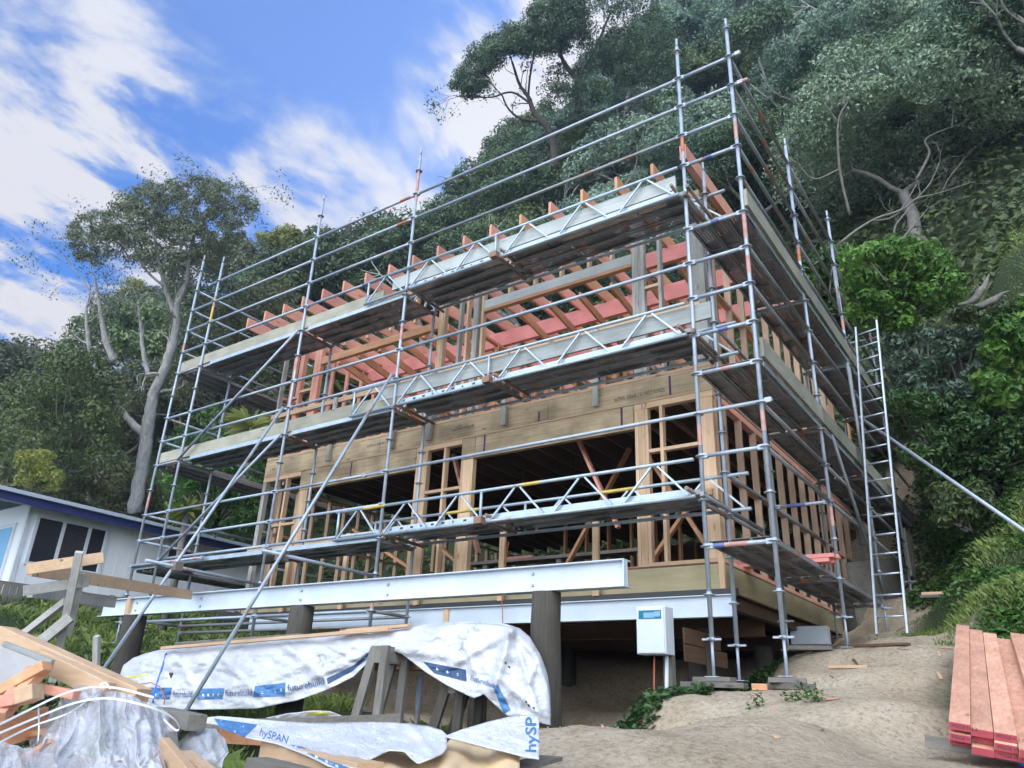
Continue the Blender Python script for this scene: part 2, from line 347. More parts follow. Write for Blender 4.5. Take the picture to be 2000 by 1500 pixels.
me = bpy.data.meshes.new('ground'); me.from_pydata(vs, [], fs); me.polygons.foreach_set('use_smooth', [True]*len(fs))
a_ = me.attributes.new('grass', 'FLOAT', 'POINT'); a_.data.foreach_set('value', tone)
def ground_mat():
    m, nt, b = mat_base('ground'); geo = NN(nt, 'ShaderNodeNewGeometry'); P = geo.outputs['Position']
    at_ = NN(nt, 'ShaderNodeAttribute', attribute_name='grass')
    n1 = NN(nt, 'ShaderNodeTexNoise', {0: P, 'Scale': 1.3, 'Detail': 7, 'Roughness': .65})
    n2 = NN(nt, 'ShaderNodeTexNoise', {0: P, 'Scale': 22, 'Detail': 6, 'Roughness': .75})
    n3 = NN(nt, 'ShaderNodeTexVoronoi', {0: P, 'Scale': 38})
    d = ramp(nt, n1.outputs[0], [(.3, (.39, .295, .195)), (.5, (.56, .45, .32)), (.7, (.67, .56, .42))])
    d2 = ramp(nt, n2.outputs[0], [(.32, (.55, .52, .48)), (.5, (1, 1, 1)), (.72, (1.25, 1.25, 1.22))])
    d = mixc(nt, 1, d, d2, 'MULTIPLY')
    pf = ramp(nt, n3.outputs['Distance'], [(.0, (1,)*3), (.12, (0,)*3)])
    mm = NN(nt, 'ShaderNodeMath', {0: pf, 1: n1.outputs[0]}, operation='MULTIPLY')
    d = mixc(nt, mm.outputs[0], d, (.50, .48, .44))
    g = ramp(nt, n2.outputs[0], [(.3, (.018, .028, .010)), (.7, (.045, .065, .02))])
    c = mixc(nt, at_.outputs['Fac'], d, g); nt.links.new(c, b.inputs['Base Color']); b.inputs['Roughness'].default_value = .95
    ad = NN(nt, 'ShaderNodeMath', {0: n2.outputs[0], 1: n1.outputs[0]}, operation='ADD')
    bump(nt, b, ad.outputs[0], 1.0, .05); return m
g_ = obj('ground', me, ground_mat()); tag(g_, kind='structure')
# ---------------------------------------------------------------- foliage builders
def rnd(a, b): return random.uniform(a, b)
def rdir(up=0):
    while True:
        v = Vector((rnd(-1, 1), rnd(-1, 1), rnd(-1, 1)))
        if .05 < v.length < 1: v.normalize(); break
    return v
class Leaves:
    def __init__(s): s.v = []; s.f = []; s.t = []
    def leaf(s, p, nrm, L, Wd, tone):
        n = (nrm + rdir()*.75).normalized(); a = n.orthogonal().normalized(); b = n.cross(a); th = rnd(0, 6.28)
        u = a*math.cos(th)+b*math.sin(th); w = n.cross(u)
        i = len(s.v); s.v += [p-u*L*.5, p+w*Wd*.5+n*L*.08, p+u*L*.5, p-w*Wd*.5+n*L*.08]
        s.f.append((i, i+1, i+2, i+3)); s.t += [tone]*4
    def clump(s, c, r, n, L, flat=.75, shell=.55, tone=None):
        t0 = rnd(.15, .85) if tone is None else tone
        for _ in range(n):
            d = rdir()
            if d.z < -.35 and random.random() < .6: d.z = -d.z
            q = Vector(c) + Vector((d.x, d.y, d.z*flat))*r*(shell+(1-shell)*random.random()**.6)*(1+.18*noise.noise(Vector(c)*3+d*2.2))
            s.leaf(q, d, L*rnd(.7, 1.3), L*rnd(.35, .6), max(0, min(1, t0+rnd(-.3, .3))))
    def mesh(s, name, mat, cores=(), bark=None, wood=None):
        v = [tuple(p) for p in s.v]; f = list(s.f); t = list(s.t)
        me = bpy.data.meshes.new(name); me.from_pydata(v, [], f)
        a = me.attributes.new('tone', 'FLOAT', 'POINT'); a.data.foreach_set('value', t); me.materials.append(mat); return me
def branch(mb, p, d, r, ln, depth, tips, bend=.25, split=2, gravity=0.0, taper=.7, seg=4, wig=.22, nmin=4):
    pts = [p]; rs = [r]; q = p.copy(); dd = d.copy()
    for i in range(seg):
        dd = (dd + rdir()*wig + Vector((0, 0, gravity))).normalized(); q = q + dd*ln/seg; pts.append(q.copy()); rs.append(r*(1-(1-taper)*(i+1)/seg))
    mb.path(pts, rs, 7 if r > .06 else nmin, cap=False)
    if depth == 0: tips.append(q); return
    for k in range(split + (random.random() < .35)):
        nd = (dd + rdir()*(bend+.45)).normalized()
        branch(mb, q, nd, rs[-1]*rnd(.55, .8), ln*rnd(.6, .85), depth-1, tips, bend, split, gravity, taper, seg, wig, nmin)
# crown variants for the hillside bush
def bush_crown(seed, R_, H, ncl, nl, L, rc=(.55, 1.0)):
    random.seed(seed); lv = Leaves(); cores = MB()
    for i in range(ncl):
        d = rdir(); d.z = abs(d.z)*1.1-.25; d.normalize()
        k = rnd(.62, 1.0); c = Vector((d.x*R_*k, d.y*R_*k, d.z*H*k)); r = rnd(*rc)
        lv.clump(c, r, nl, L)
    return lv
def limbs(seed, R_, H, r0=.16, n=4):
    random.seed(seed); mb = MB(); tips = []
    branch(mb, Vector((0, 0, -H*1.25)), Vector((rnd(-.3, .3), rnd(-.3, .3), 1)).normalized(), r0, H*.75, 3, tips, .35, 2, .05, .75, 4, .25)
    return mb
BV = []
for k in range(5):
    lv = bush_crown(100+k, 2.6, 2.1, 60, 210, .19, (.4, .9)); mb = limbs(200+k, 2.6, 2.4)
    BV.append((lv, mb))
for k in range(3):
    BV.append((bush_crown(300+k, 2.6, 2.1, 70, 420, .115, (.38, .85)), limbs(320+k, 2.6, 2.4)))
BUSH_M = {}
def bush_mesh(k, kind):
    key = (k, kind)
    if key not in BUSH_M:
        me = BV[k][0].mesh('crown', MT[kind]); mt = BV[k][1].mesh('trunk')
        mt.materials.append(MT['bark_mid' if k % 2 else 'bark_pale']); BUSH_M[key] = (me, mt)
    return BUSH_M[key]
DOWN = 1
tree_n = 0
def bush_tree(x, y, s, kind, label, group, dz=1.0, name='bush_tree', sq=1.0, k=None):
    global tree_n
    z = gz(x, y); k = tree_n % 5 if k is None else k; tree_n += 1
    r_ = thing(name, (x, y, z), label, 'tree', group)
    r_.rotation_euler = (0, 0, rnd(0, 6.28)); r_.scale = (s, s, s*sq)
    mc, mt = bush_mesh(k, kind)
    c = obj('crown', mc, None, r_); c.location = (0, 0, 2.9*dz); t = obj('trunk', mt, None, r_); t.location = (0, 0, 2.9*dz)
    return r_
random.seed(3)
def place_hill():
    r = 13.6; row = 0
    while r < 92:
        sp = 3.9 + (r-15)*.055
        az = -86.0 + (row % 2)*math.degrees(sp/r)/2
        while az < 20:
            rr = r + rnd(-.9, .9); a = R(az + rnd(-.5, .5)*math.degrees(sp/r)*.6)
            x = rr*math.sin(a); y = -4+rr*math.cos(a); az += math.degrees(sp/r)
            h = hill(x, y)
            if h < .1 or (x > -13 and y < 12) or (aa0(a) > -12 and r < 15.5): continue
            # skip those far past the crest
            h2 = hill(x*1.12, (y+4)*1.12-4); 
            if h2-h < .25*rr*.12 and r > 40: continue
            d = math.hypot(x-CAM.x, y-CAM.y)
            aa = math.degrees(a)
            pick = random.random()
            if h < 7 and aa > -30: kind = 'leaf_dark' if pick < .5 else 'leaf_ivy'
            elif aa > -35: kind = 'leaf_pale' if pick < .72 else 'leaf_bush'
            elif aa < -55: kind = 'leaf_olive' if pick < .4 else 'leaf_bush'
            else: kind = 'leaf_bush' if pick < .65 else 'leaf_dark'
            if elev(x, y, gz(x, y)) > R(62): continue
            lab = {'leaf_dark': 'dark green bush tree on the hillside', 'leaf_ivy': 'deep green bush tree low on the hillside', 'leaf_pale': 'pale grey-green tree crown on the steep hillside',
                   'leaf_bush': 'rounded mid green tree crown on the hillside', 'leaf_olive': 'olive green tree crown on the hillside at left'}[kind]
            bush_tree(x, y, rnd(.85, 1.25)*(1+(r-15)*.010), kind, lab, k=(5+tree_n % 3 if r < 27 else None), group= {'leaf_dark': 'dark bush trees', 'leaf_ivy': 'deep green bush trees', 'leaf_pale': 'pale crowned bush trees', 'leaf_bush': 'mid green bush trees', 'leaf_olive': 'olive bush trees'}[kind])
        r += sp*.82; row += 1
def aa0(a): return math.degrees(a)
def elev(x, y, z): return math.atan2(z-CAM.z, math.hypot(x-CAM.x, y-CAM.y))
place_hill()
print('HILL TREES', tree_n)
#---SECTION-STRUCT
# ================================================================ house frame
H = thing('house_frame', (-5.4, 1.05, .2), 'two storey timber house frame without cladding, pink rafters on top', 'house frame')
X0, X1, YF, YB = -9.95, -.93, 1.05, 9.6
def part(name, mb, mat, parent, bev=0): return mb.build(name, MT[mat] if isinstance(mat, str) else mat, parent, None, bev)
def boxp(name, a, b, mat, parent=H): return part(name, MB().box(a, b), mat, parent)
# floor platform: boundary joists, joists, floor sheet
boxp('boundary_joist', (X0, YF, .215), (-.995, YF+.045, .51), 'green_x'); boxp('boundary_joist', (-.975, YF+.05, .215), (X1, 8.4, .51), 'green_y')
boxp('corner_post', (-.993, YF-.003, .2), (X1+.002, YF+.047, .58), 'pine_z')
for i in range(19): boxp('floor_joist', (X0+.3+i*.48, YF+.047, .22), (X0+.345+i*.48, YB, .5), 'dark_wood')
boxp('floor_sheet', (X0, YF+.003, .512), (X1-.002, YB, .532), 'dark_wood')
# lower storey front wall
ZP, ZT = .535, 2.65
boxp('bottom_plate', (-2.04, YF, ZP), (X1, YF+.09, ZP+.045), 'pine_x'); boxp('bottom_plate', (X0, YF, ZP), (-8.6, YF+.09, ZP+.045), 'pine_x'); boxp('bottom_plate', (-6.0, YF, ZP), (-4.8, YF+.09, ZP+.045), 'pine_x')
def stud(x, z0=ZP+.046, z1=ZT, mat='pine_z', y=YF, w=.045, d=.09, nm='stud'): return boxp(nm, (x, y, z0), (x+w, y+d, z1), mat)
def pack(x, n, z0=ZP+.046, z1=ZT, mat='pine_z', y=YF, d=.09):
    for i in range(n): stud(x+i*.0485, z0, z1-rnd(0, .002), mat, y+rnd(-.002, .002), .0455, d)
pack(-2.04, 4); pack(-5.05, 5, z1=2.38); pack(-6.0, 5); pack(-8.86, 5, z1=2.36)
for x in (-1.68, -5.42, -9.28, -9.58): stud(x)
pack(-9.95, 2, mat='ash_z')
stud(-1.13, w=.19, d=.045)
boxp('lintel', (-4.8-.25, YF-.002, 2.39), (-2.045, YF+.085, 2.735), 'lvl_x'); boxp('lintel', (-8.86, YF-.002, 2.37), (-6.005, YF+.085, 2.735), 'lvl_x')
boxp('top_plate', (X0, YF-.004, ZT+.002), (-8.87, YF+.09, 2.735), 'pine_x'); boxp('top_plate', (-6.0, YF-.004, ZT+.002), (-5.055, YF+.09, 2.735), 'pine_x'); boxp('top_plate', (-2.04, YF-.004, ZT+.002), (X1, YF+.09, 2.735), 'pine_x')
for a, b, z in ((-1.845, -1.682, 2.02), (-1.634, -1.133, 2.02), (-5.374, -5.055, 1.93), (-5.755, -5.424, 1.93), (-9.53, -9.285, 1.75), (-9.232, -8.865, 1.75)): boxp('nog', (a, YF+.003, z), (b, YF+.085, z+.045), 'pine_x')
boxp('rim_plate', (X0, YF-.010, 2.739), (X1, YF+.09, 2.763), 'pine_x')
for x in (-3.45, -6.9): boxp('joint', (x, YF-.0045, 2.775), (x+.006, YF-.002, 3.05), 'ink')
for x in (-4.79, -2.06, -8.58, -6.02): boxp('joint', (x, YF-.0045, 2.395), (x+.006, YF-.0015, 2.733), 'ink')
for a, b in ((X0+.045, -5.78), (-5.775, X1)): boxp('rim_joist', (a, YF-.003, 2.768), (b, YF+.042, 3.055), 'lvl_x')
boxp('rim_joist', (X0, YF-.003, 2.72), (X0+.043, YF+.2, 3.055), 'pine_z')
boxp('rim_joist', (X1-.045, YF+.045, 2.768), (X1, 8.6, 3.055), 'lvl_y')
# pen notes and strap marks on the timber
def text_mesh(body, size, ext=0.0, name='text', shear=0, bold=0):
    c = bpy.data.curves.new(name, 'FONT'); c.body = body; c.size = size; c.extrude = ext; c.resolution_u = 3; c.shear = shear; c.offset = bold
    o = bpy.data.objects.new(name, c); COL.objects.link(o); dg = bpy.context.evaluated_depsgraph_get()
    me = bpy.data.meshes.new_from_object(o.evaluated_get(dg)); bpy.data.objects.remove(o); return me
def text_part(name, body, size, loc, rot, mat, parent, sx=1, label=None):
    me = text_mesh(body, size); me.name = name; me.materials.clear(); me.materials.append(MT[mat])
    o = bpy.data.objects.new(name, me); COL.objects.link(o); o.parent = parent
    o.location = Vector(loc)-parent_loc(parent); o.rotation_euler = rot; o.scale = (sx, 1, 1); return o
FR = (R(90), 0, 0)
text_part('pen_note', 'hySPAN 300x45 LVL+H3.2 AS/NZS', .085, (-2.35, YF-.006, 2.84), FR, 'ink', H, .62)
text_part('pen_note', 'hySPAN 300x45', .08, (-5.3, YF-.006, 2.90), FR, 'ink', H, .9)
text_part('pen_note', 'hySPAN 300x45 LVL', .07, (-7.2, YF-.006, 2.93), FR, 'ink', H, .9)
text_part('pen_note', '17', .10, (-1.95, YF-.006, 2.655), FR, 'ink', H)
for x, z0, z1 in ((-1.52, 2.775, 3.05), (-3.62, 2.775, 2.93), (-4.62, 2.40, 2.73), (-2.25, 2.41, 2.73), (-7.55, 2.42, 2.72)): boxp('pen_mark', (x, YF-.0065, z0), (x+.03, YF-.0035, z1), 'ink_purple')
# handrails nailed to the posts
for z, a, b in ((1.33, -10.03, -1.0), (3.94, -10.0, -5.86), (3.94, -5.85, -1.0)): boxp('handrail', (a, YF-.050, z), (b, YF-.006, z+.09), 'pine_x')
for x in (-2.65, -4.16, -5.72, -7.35, -8.8): boxp('rail_post', (x, YF-.095, .2), (x+.09, YF-.052, 1.42), 'pine_z')
for x in (-2.65, -4.25, -5.75, -6.6, -8.15): boxp('rail_post', (x, YF-.095, 2.80), (x+.085, YF-.052, 4.03), 'ash_z')
# side wall, lower and upper
SD = .09
boxp('bottom_plate', (X1-SD, YF+.092, ZP), (X1, 8.4, ZP+.045), 'pink_y')
for i in range(12):
    y = YF+.42+i*.595
    boxp('stud', (X1-SD, y, ZP+.046), (X1, y+.045, ZT), 'stud_side')
    if i: boxp('nog', (X1-SD+.003, y-.548, 1.66+.03*(i % 2)), (X1-.003, y-.002, 1.705+.03*(i % 2)), 'pine_y')
boxp('corner_post', (X1-.19, YF+.094, ZP+.046), (X1, YF+.14, ZT), 'pine_z')
boxp('top_plate', (X1-SD, YF+.092, ZT+.002), (X1, 8.4, 2.74), 'pink_y')
# joists of the upper floor and its sheet
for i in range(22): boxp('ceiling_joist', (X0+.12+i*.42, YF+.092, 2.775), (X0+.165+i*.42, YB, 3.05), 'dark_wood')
boxp('upper_floor_sheet', (X0, YF+.002, 3.058), (X1-.001, YB, 3.08), 'lvl_y')
# upper storey
UP, UT = 3.085, 5.80
def ubox(n, a, b, m): return boxp(n, a, b, m)
ubox('bottom_plate', (X0, YF, UP), (X1, YF+.09, UP+.045), 'pine_x')
for x, n, zt, m in ((-2.03, 4, UT, 'ash_z'), (-5.00, 2, UT, 'ash_z'), (-5.78, 3, UT, 'pine_z'), (-8.98, 4, UT, 'pink_z')): pack(x, n, UP+.046, zt, m)
for x, m in ((-1.62, 'ash_z'), (-9.35, 'pink_z'), (-9.62, 'pink_z'), (-9.95, 'ash_z'), (-5.32, 'ash_z'), (-5.16, 'pine_z'), (-4.83, 'pine_z')): stud(x, UP+.046, UT, m)
stud(-1.17, UP+.046, UT, 'ash_z', w=.24, d=.045); boxp('corner_post', (X1-.19, YF+.094, UP+.046), (X1, YF+.14, UT), 'ash_z')
ubox('lintel', (-4.78, YF+.001, 5.0), (-2.035, YF+.045, 5.16), 'silver_x'); ubox('lintel', (-4.78, YF+.003, 4.95), (-2.035, YF+.088, 4.998), 'orange_x')
ubox('lintel', (-8.78, YF+.001, 4.90), (-5.785, YF+.088, 5.04), 'orange_x')
for x in (-4.3, -3.8, -3.3, -2.8, -2.4, -8.2, -7.6, -7.0, -6.4): stud(x, 5.17, UT, 'pine_z', YF+.004)
for a, b, z in ((-1.835, -1.622, 4.5), (-9.57, -9.307, 4.3), (-9.30, -8.985, 4.4)): ubox('nog', (a, YF+.003, z), (b, YF+.085, z+.045), 'pine_x')
ubox('top_plate', (X0, YF-.003, UT+.002), (X1, YF+.09, 5.895), 'pine_x')
for i in range(12):
    y = YF+.42+i*.595
    boxp('stud', (X1-SD, y, UP+.046), (X1, y+.045, UT), 'stud_side')
    if i: boxp('nog', (X1-SD+.003, y-.548, 4.36+.03*(i % 2)), (X1-.003, y-.002, 4.405+.03*(i % 2)), 'orange_y')
boxp('top_plate', (X1-SD, YF+.092, UT+.002), (X1, 8.4, 5.895), 'orange_y'); boxp('bottom_plate', (X1-SD, YF+.092, UP), (X1, 8.4, UP+.045), 'pine_y')
# left and rear walls (seen through the frame)
for i in range(20):
    y = YF+.4+i*.42
    for z0, z1 in ((ZP+.046, ZT), (UP+.046, UT)): boxp('stud', (X0, y, z0), (X0+.09, y+.045, z1), 'pine_z' if z0 < 2 else 'pink_z')
for z in (ZP, ZT+.002, UP, UT+.002, 1.7, 4.4): boxp('wall_plate', (X0, YF+.092, z), (X0+.09, YB, z+.044), 'pine_y' if z < 3 else 'pink_y')
for i in range(24):
    x = X0+.2+i*.38
    boxp('rear_stud', (x, YB, UP+.046), (x+.045, YB+.09, 5.5), 'orange_z')
for z in (UP, 5.5): boxp('wall_plate', (X0, YB, z), (X1, YB+.09, z+.044), 'pink_x')
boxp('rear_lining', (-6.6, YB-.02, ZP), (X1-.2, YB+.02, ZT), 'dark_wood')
for i in range(13):
    x = -6.4+i*.42; boxp('rear_stud', (x, YB-.115, ZP), (x+.045, YB-.025, ZT), 'orange_z')
# inner partitions
for i in range(6):
    boxp('partition_stud', (-6.1, 2.2+i*.45, UP+.046), (-6.01, 2.245+i*.45, 5.5), 'orange_z')
    boxp('partition_stud', (-4.0, 3.2+i*.45, UP+.046), (-3.91, 3.245+i*.45, 5.3), 'orange_z')
for i in range(7):
    boxp('partition_stud', (-6.0+i*.32, 4.4, UP+.046), (-5.955+i*.32, 4.49, 5.3), 'orange_z')
for z in (5.3, 4.3, UP): boxp('partition_plate', (-6.0, 4.4, z), (-3.9, 4.49, z+.045), 'orange_x')
boxp('partition_plate', (-4.0, 3.1, 5.3), (-3.91, 6.2, 5.345), 'orange_y'); boxp('partition_plate', (-6.1, 2.1, 5.5), (-6.01, 5, 5.545), 'orange_y'); boxp('partition_plate', (-4.0, 3.1, 4.6), (-3.91, 6.2, 4.645), 'orange_y')
for i in range(9):
    x = -5.9+i*.5; boxp('partition_stud', (x, 5.5, ZP), (x+.045, 5.59, ZT), 'orange_z')
for x in (-3.2, -1.9): boxp('partition_stud', (x, 3.8, ZP), (x+.09, 3.89, ZT), 'dark_wood')
def bars(name, segs, mat, w, h, parent=H):
    for a, b in segs: part(name, MB().bar(a, b, w, h), mat, parent)
bars('wall_brace', [((-4.3, 2.6, .55), (-2.9, 2.6, 2.7)), ((-2.3, 2.0, 2.3), (-1.3, 2.0, .6)), ((-1.4, 2.05, 1.9), (-2.5, 2.05, .6)), ((-8.2, 1.9, 1.75), (-6.6, 1.9, .9)), ((-6.6, 2.0, 1.6), (-5.2, 2.0, .6))], 'orange_x', .09, .045)
bars('wall_brace', [((-5.6, 1.5, 2.7), (-4.95, 1.5, 1.0)), ((-3.3, 1.6, 2.7), (-2.6, 1.6, 1.2))], 'pink_z', .09, .045)
for i in range(6): boxp('ceiling_hanger', (-8.1+i*1.05, 2.6, 2.45), (-8.07+i*1.05, 2.61, 2.76), 'black')
# roof: rafters, ridge beam, dwangs
for i in range(18):
    x = -10.62+i*.576
    if i == 17: boxp('rafter', (-.90, .33, 5.905), (-.81, 2.9, 6.15), 'pink_y'); continue
    boxp('rafter', (x, .45+rnd(-.02, .02), 5.90), (x+.045, 7.6, 6.145), 'pink_y' if i not in (12, 14, 15, 16) else 'orange_y')
boxp('roof_beam', (X0, 3.30, 5.58), (X1, 3.39, 5.896), 'beam_pink'); boxp('roof_beam', (X0, 4.6, 5.60), (X1, 4.66, 5.896), 'beam_pink')
boxp('roof_beam', (-2.4, 2.2, 5.62), (X1, 2.29, 5.896), 'beam_pink')
for i in range(17):
    if i % 2 == 0: boxp('roof_dwang', (-10.57+i*.576, 5.4, 5.93), (-10.05+i*.576, 5.445, 6.12), 'pink_x')
# raking struts carrying the upper ceiling
bars('ceiling_rafter', [((-4.9+i*.62, 2.3, 5.55), (-4.9+i*.62, 6.9, 4.7)) for i in range(6)] + [((-9.4+i*.6, 2.0, 5.5), (-9.4+i*.6, 6.9, 4.7)) for i in range(6)], 'orange_y', .045, .14)
# steel under the floor
def ibeam(mb, x0, x1, y, z0, z1, w=.13, t=.010):
    mb.box((x0, y-t/2-.001, z0+t), (x1, y+t/2+.001, z1-t)); mb.box((x0, y-w/2, z0), (x1, y+w/2, z0+t)); mb.box((x0, y-w/2, z1-t), (x1, y+w/2, z1)); return mb
part('floor_beam', ibeam(MB(), -9.5, -.79, .93, -.115, .13), 'beam_paint', H)
for y in (3.2, 5.4, 7.6): part('floor_beam', ibeam(MB(), -9.5, -1.2, y, -.115, .13), 'dark_wood', H)  # rear beams get a dark colour standing for the shade under the floor
part('floor_beam', MB().box((-1.15, 4.2, -.13), (-.62, 4.35, .12)), 'beam_paint', H)
part('bearer', MB().box((-9.5, .985, .135), (-.78, 1.06, .213)), 'black', H)
part('bearer', MB().box((X1-.22, YF+.1, .06), (X1-.12, 8.2, .21)), 'dark_wood', H)
for z in (.03, -.08):
    part('cleat', MB().box((-5.06, .90, -.10), (-4.97, .925, .12)), 'pine_z', H) if z > 0 else None
for y in (2.0, 4.6, 7.2):
    for x in (-8.6, -5.2, -1.7): part('house_pile', MB().tube((x, y, gz(x, y)-.5), (x, y, -.12), .14, 14), 'pole', H)
# bolts on lower beam
# ================================================================ steel deck beam on poles
B = thing('steel_beam', (-5.4, -1.45, -.115), 'long white painted steel I beam lying across three timber poles', 'steel beam')
part('beam', ibeam(MB(), -9.95, -.92, -1.45, -.118, .13, .14, .011), 'beam_paint', B, .002)
bm_ = MB().box((-.932, -1.518, -.106), (-.922, -1.457, .118)); part('end_plate', bm_, 'beam_paint', B)
for x in (-1.95, -3.9, -5.35, -7.4, -9.0):
    for z in (.06, -.05): part('bolt', MB().tube((x, -1.48, z), (x, -1.456, z), .016, 6), 'zinc', B)
part('packer', MB().box((-9.22, -1.51, -.105), (-9.12, -1.457, .117)), 'pine_z', B)
for i, (x, y, r, zb, lab) in enumerate(((-1.80, -1.42, .155, -1.75, 'thick dark timber pole under the right end of the white steel beam'), (-5.33, -1.42, .16, -2.1, 'thick dark timber pole under the middle of the white steel beam'), (-9.02, -1.42, .175, -2.0, 'thick dark timber pole under the left end of the white steel beam'))):
    p = MB(); pts = [(x+.01*math.sin(k), y+.01*math.cos(k*1.7), zb-.4+(-.12-zb+.4)*k/6) for k in range(7)]
    p.path(pts, [r*1.06-.008*k*.5 for k in range(7)], 22)
    tag(p.build('timber_pole', MT['pole'], None, (x, y, zb)), lab, 'pole', 'poles under the steel beam')
# ================================================================ scaffold
S = thing('scaffold', (-5.6, 0, -.85), 'three level galvanised tube scaffold wrapped round the timber frame', 'scaffold')
AX = [-12.025, -11.228, -8.136, -5.598, -.722, 0.0]
TR = .0243
def tube(name, a, b, mat='galv', r=TR, n=8): return part(name, MB().tube(a, b, r, n), mat, S)
def rosettes(mb, x, y, z0, z1):
    z = math.ceil(z0*2)/2
    while z <= z1: mb.disc((x, y, z), .062, .009, 10); mb.tube((x, y, z-.03), (x, y, z+.03), TR+.005, 8); z += .5
def standard(x, y, z0, z1, mat='galv', base=True, mark=None, zj=-.1):
    mb = MB().tube((x, y, z0+.35 if base else z0), (x, y, z1), TR, 10)
    mb.tube((x, y, z1), (x, y, z1+.15), TR*.78, 8)
    rosettes(mb, x, y, z0+.5, z1)
    o = part('standard', mb, mat, S)
    if base:
        jb = MB().tube((x, y, z0), (x, y, z0+.40), .017, 8); jb.disc((x, y, z0+.004), .0, .0) if 0 else None
        jb.box((x-.07, y-.07, z0), (x+.07, y+.07, z0+.008)); jb.disc((x, y, z0+.36), .04, .03); jb.box((x-.10, y-.012, z0+.35), (x+.10, y+.012, z0+.37)); jb.box((x-.012, y-.10, z0+.352), (x+.012, y+.10, z0+.368))
        part('base_jack', jb, 'galv', S)
    return o
ZB = {0: -.35, 1: -.5, 2: -1.2, 3: -1.6, 4: -.80, 5: -.79}
for i, x in enumerate(AX): standard(x, 0, ZB[i], [7.75, 7.45, 7.85, 7.85, 7.6, 7.55][i])
for x, z1, m in ((-11.228, 5.15, 'galv'), (-8.136, 5.2, 'green_paint'), (-5.598, 5.2, 'galv'), (-12.025, 7.3, 'galv')):
    if x > -12: standard(x, .72, -1.0, z1, m if m != 'green_paint' else 'galv')
standard(-.722, .72, -.8, 5.9)
SY = [2.57, 5.19, 7.95, 10.95]
for i, y in enumerate(SY):
    standard(0, y, [-.32, .1, .9, 1.78][i], [7.35, 7.55, 7.1, 7.35][i])
    standard(-.722, y, [-.35, .05, .6, 1.7][i], [5.4, 5.4, 5.4, 5.6][i], 'galv_old')
# stickers / paint bands
for x, y, z in ((-.722, 0, 1.75), (0, 0, 1.80), (0, 2.57, 1.3), (0, 0, 3.75)): part('sticker', MB().tube((x, y, z-.12), (x, y, z+.12), TR+.0012, 10, cap=False), 'sticker_red', S)
for x, y, z, m, L in ((0, 0, -.25, 'orange_paint', .0), (-5.598, 0, 4.3, 'sticker_red', .12), (-5.598, 0, .2, 'sticker_red', .2), (-8.136, 0, 4.35, 'sticker_red', .14), (-12.025, 0, 2.3, 'sticker_red', .15), (-12.025, 0, 5.6, 'sticker_red', .12), (-11.228, 0, 6.15, 'yellow_paint', .22), (-11.228, 0, 6.5, 'sticker_red', .12), (-.722, 0, 5.85, 'orange_paint', .12), (0, 0, 5.75, 'sticker_red', .14), (0, 2.57, 5.3, 'orange_paint', .12), (0, 5.19, 5.3, 'sticker_red', .12), (-5.598, 0, 7.2, 'sticker_red', .35), (0, 5.19, 7.3, 'galv', .05), (0, 0, 4.3, 'sticker_red', .18), (-8.136, 0, .3, 'sticker_red', .15)):
    if L: part('paint_band', MB().tube((x, y, z-L), (x, y, z+L), TR+.0014, 10, cap=False), m, S)
def ledger(a, b, mat='galv', bands=()):
    a = Vector(a); b = Vector(b); mb = MB().tube(a, b, TR, 8); d = (b-a).normalized()
    for p, q in ((a, 1), (b, -1)):
        c = p+d*q*.045; mb.bar(c-d*.035, c+d*.035, .045, .055)
    o = part('ledger', mb, mat, S)
    for t, L, m in bands:
        c = a+(b-a)*t; part('paint_band', MB().tube(c-d*L, c+d*L, TR+.0014, 8, cap=False), m, S)
    return o
for z in (7, 6.5, 6):
    ledger((AX[1]-(.35 if z == 7 else .8), 0, z), (AX[2], 0, z)); ledger((AX[2], 0, z), (AX[3], 0, z), 'galv', ((.9, .12, 'orange_paint'),) if z > 6 else ())
    ledger((AX[3], 0, z), (AX[4], 0, z), 'galv' if z != 6 else 'galv_old'); ledger((AX[4], 0, z), (AX[5]+(.16 if z != 6 else 0), 0, z), 'galv', ((1.0, .06, 'sticker_red'),) if z == 6.5 else ())
for z in (5.5, 4.5, 4, 3.5, 3, 2.5, 1.5, .5):
    ledger((AX[4], 0, z), (AX[5], 0, z), 'galv', {5.5: ((.45, .06, 'blue_paint'), (.38, .03, 'sticker_red')), 4.5: ((.5, .05, 'blue_paint'),), 4: ((.95, .04, 'orange_paint'),), 3: ((.5, .06, 'blue_paint'),), 2.5: ((.5, .06, 'sticker_red'),), .5: ((.45, .13, 'sticker_red'), (.2, .06, 'blue_paint'))}.get(z, ()))
ledger((AX[3]-.5, 0, 2), (AX[5]+.12, 0, 2.02)); 
for z in (5.5,): ledger((AX[1]-.8, 0, z), (AX[2], 0, z)); ledger((AX[2], 0, z), (AX[3], 0, z), 'galv', ((.6, .05, 'blue_paint'),))
for z in (4, 3.5, 2, 1.5):
    ledger((AX[0], 0, z), (AX[1], 0, z)); ledger((AX[1], 0, z), (AX[2], 0, z)); ledger((AX[2], 0, z), (AX[3], 0, z))
ledger((AX[3], 0, 4), (AX[4], 0, 4))
for z in (5, 3, 1):
    ledger((AX[0], 0, z), (AX[1], 0, z), 'galv', ((.9, .06, 'sticker_red'),)); ledger((AX[1], 0, z+.1), (AX[2], 0, z+.1)) if z == 1 else None
    ledger((AX[2], 0, z+.1), (AX[3], 0, z+.1)) if z == 1 else None
    for i in (1, 2, 3, 4):
        ledger((AX[i], 0, z-.03), (AX[i], .72, z-.03), 'rusty' if i > 1 else 'galv_old')
ledger((AX[0], -.06, 1.02), (AX[1]+1.5, -.06, 1.02), 'galv', ((.6, .05, 'sticker_red'), (.9, .05, 'sticker_red')))
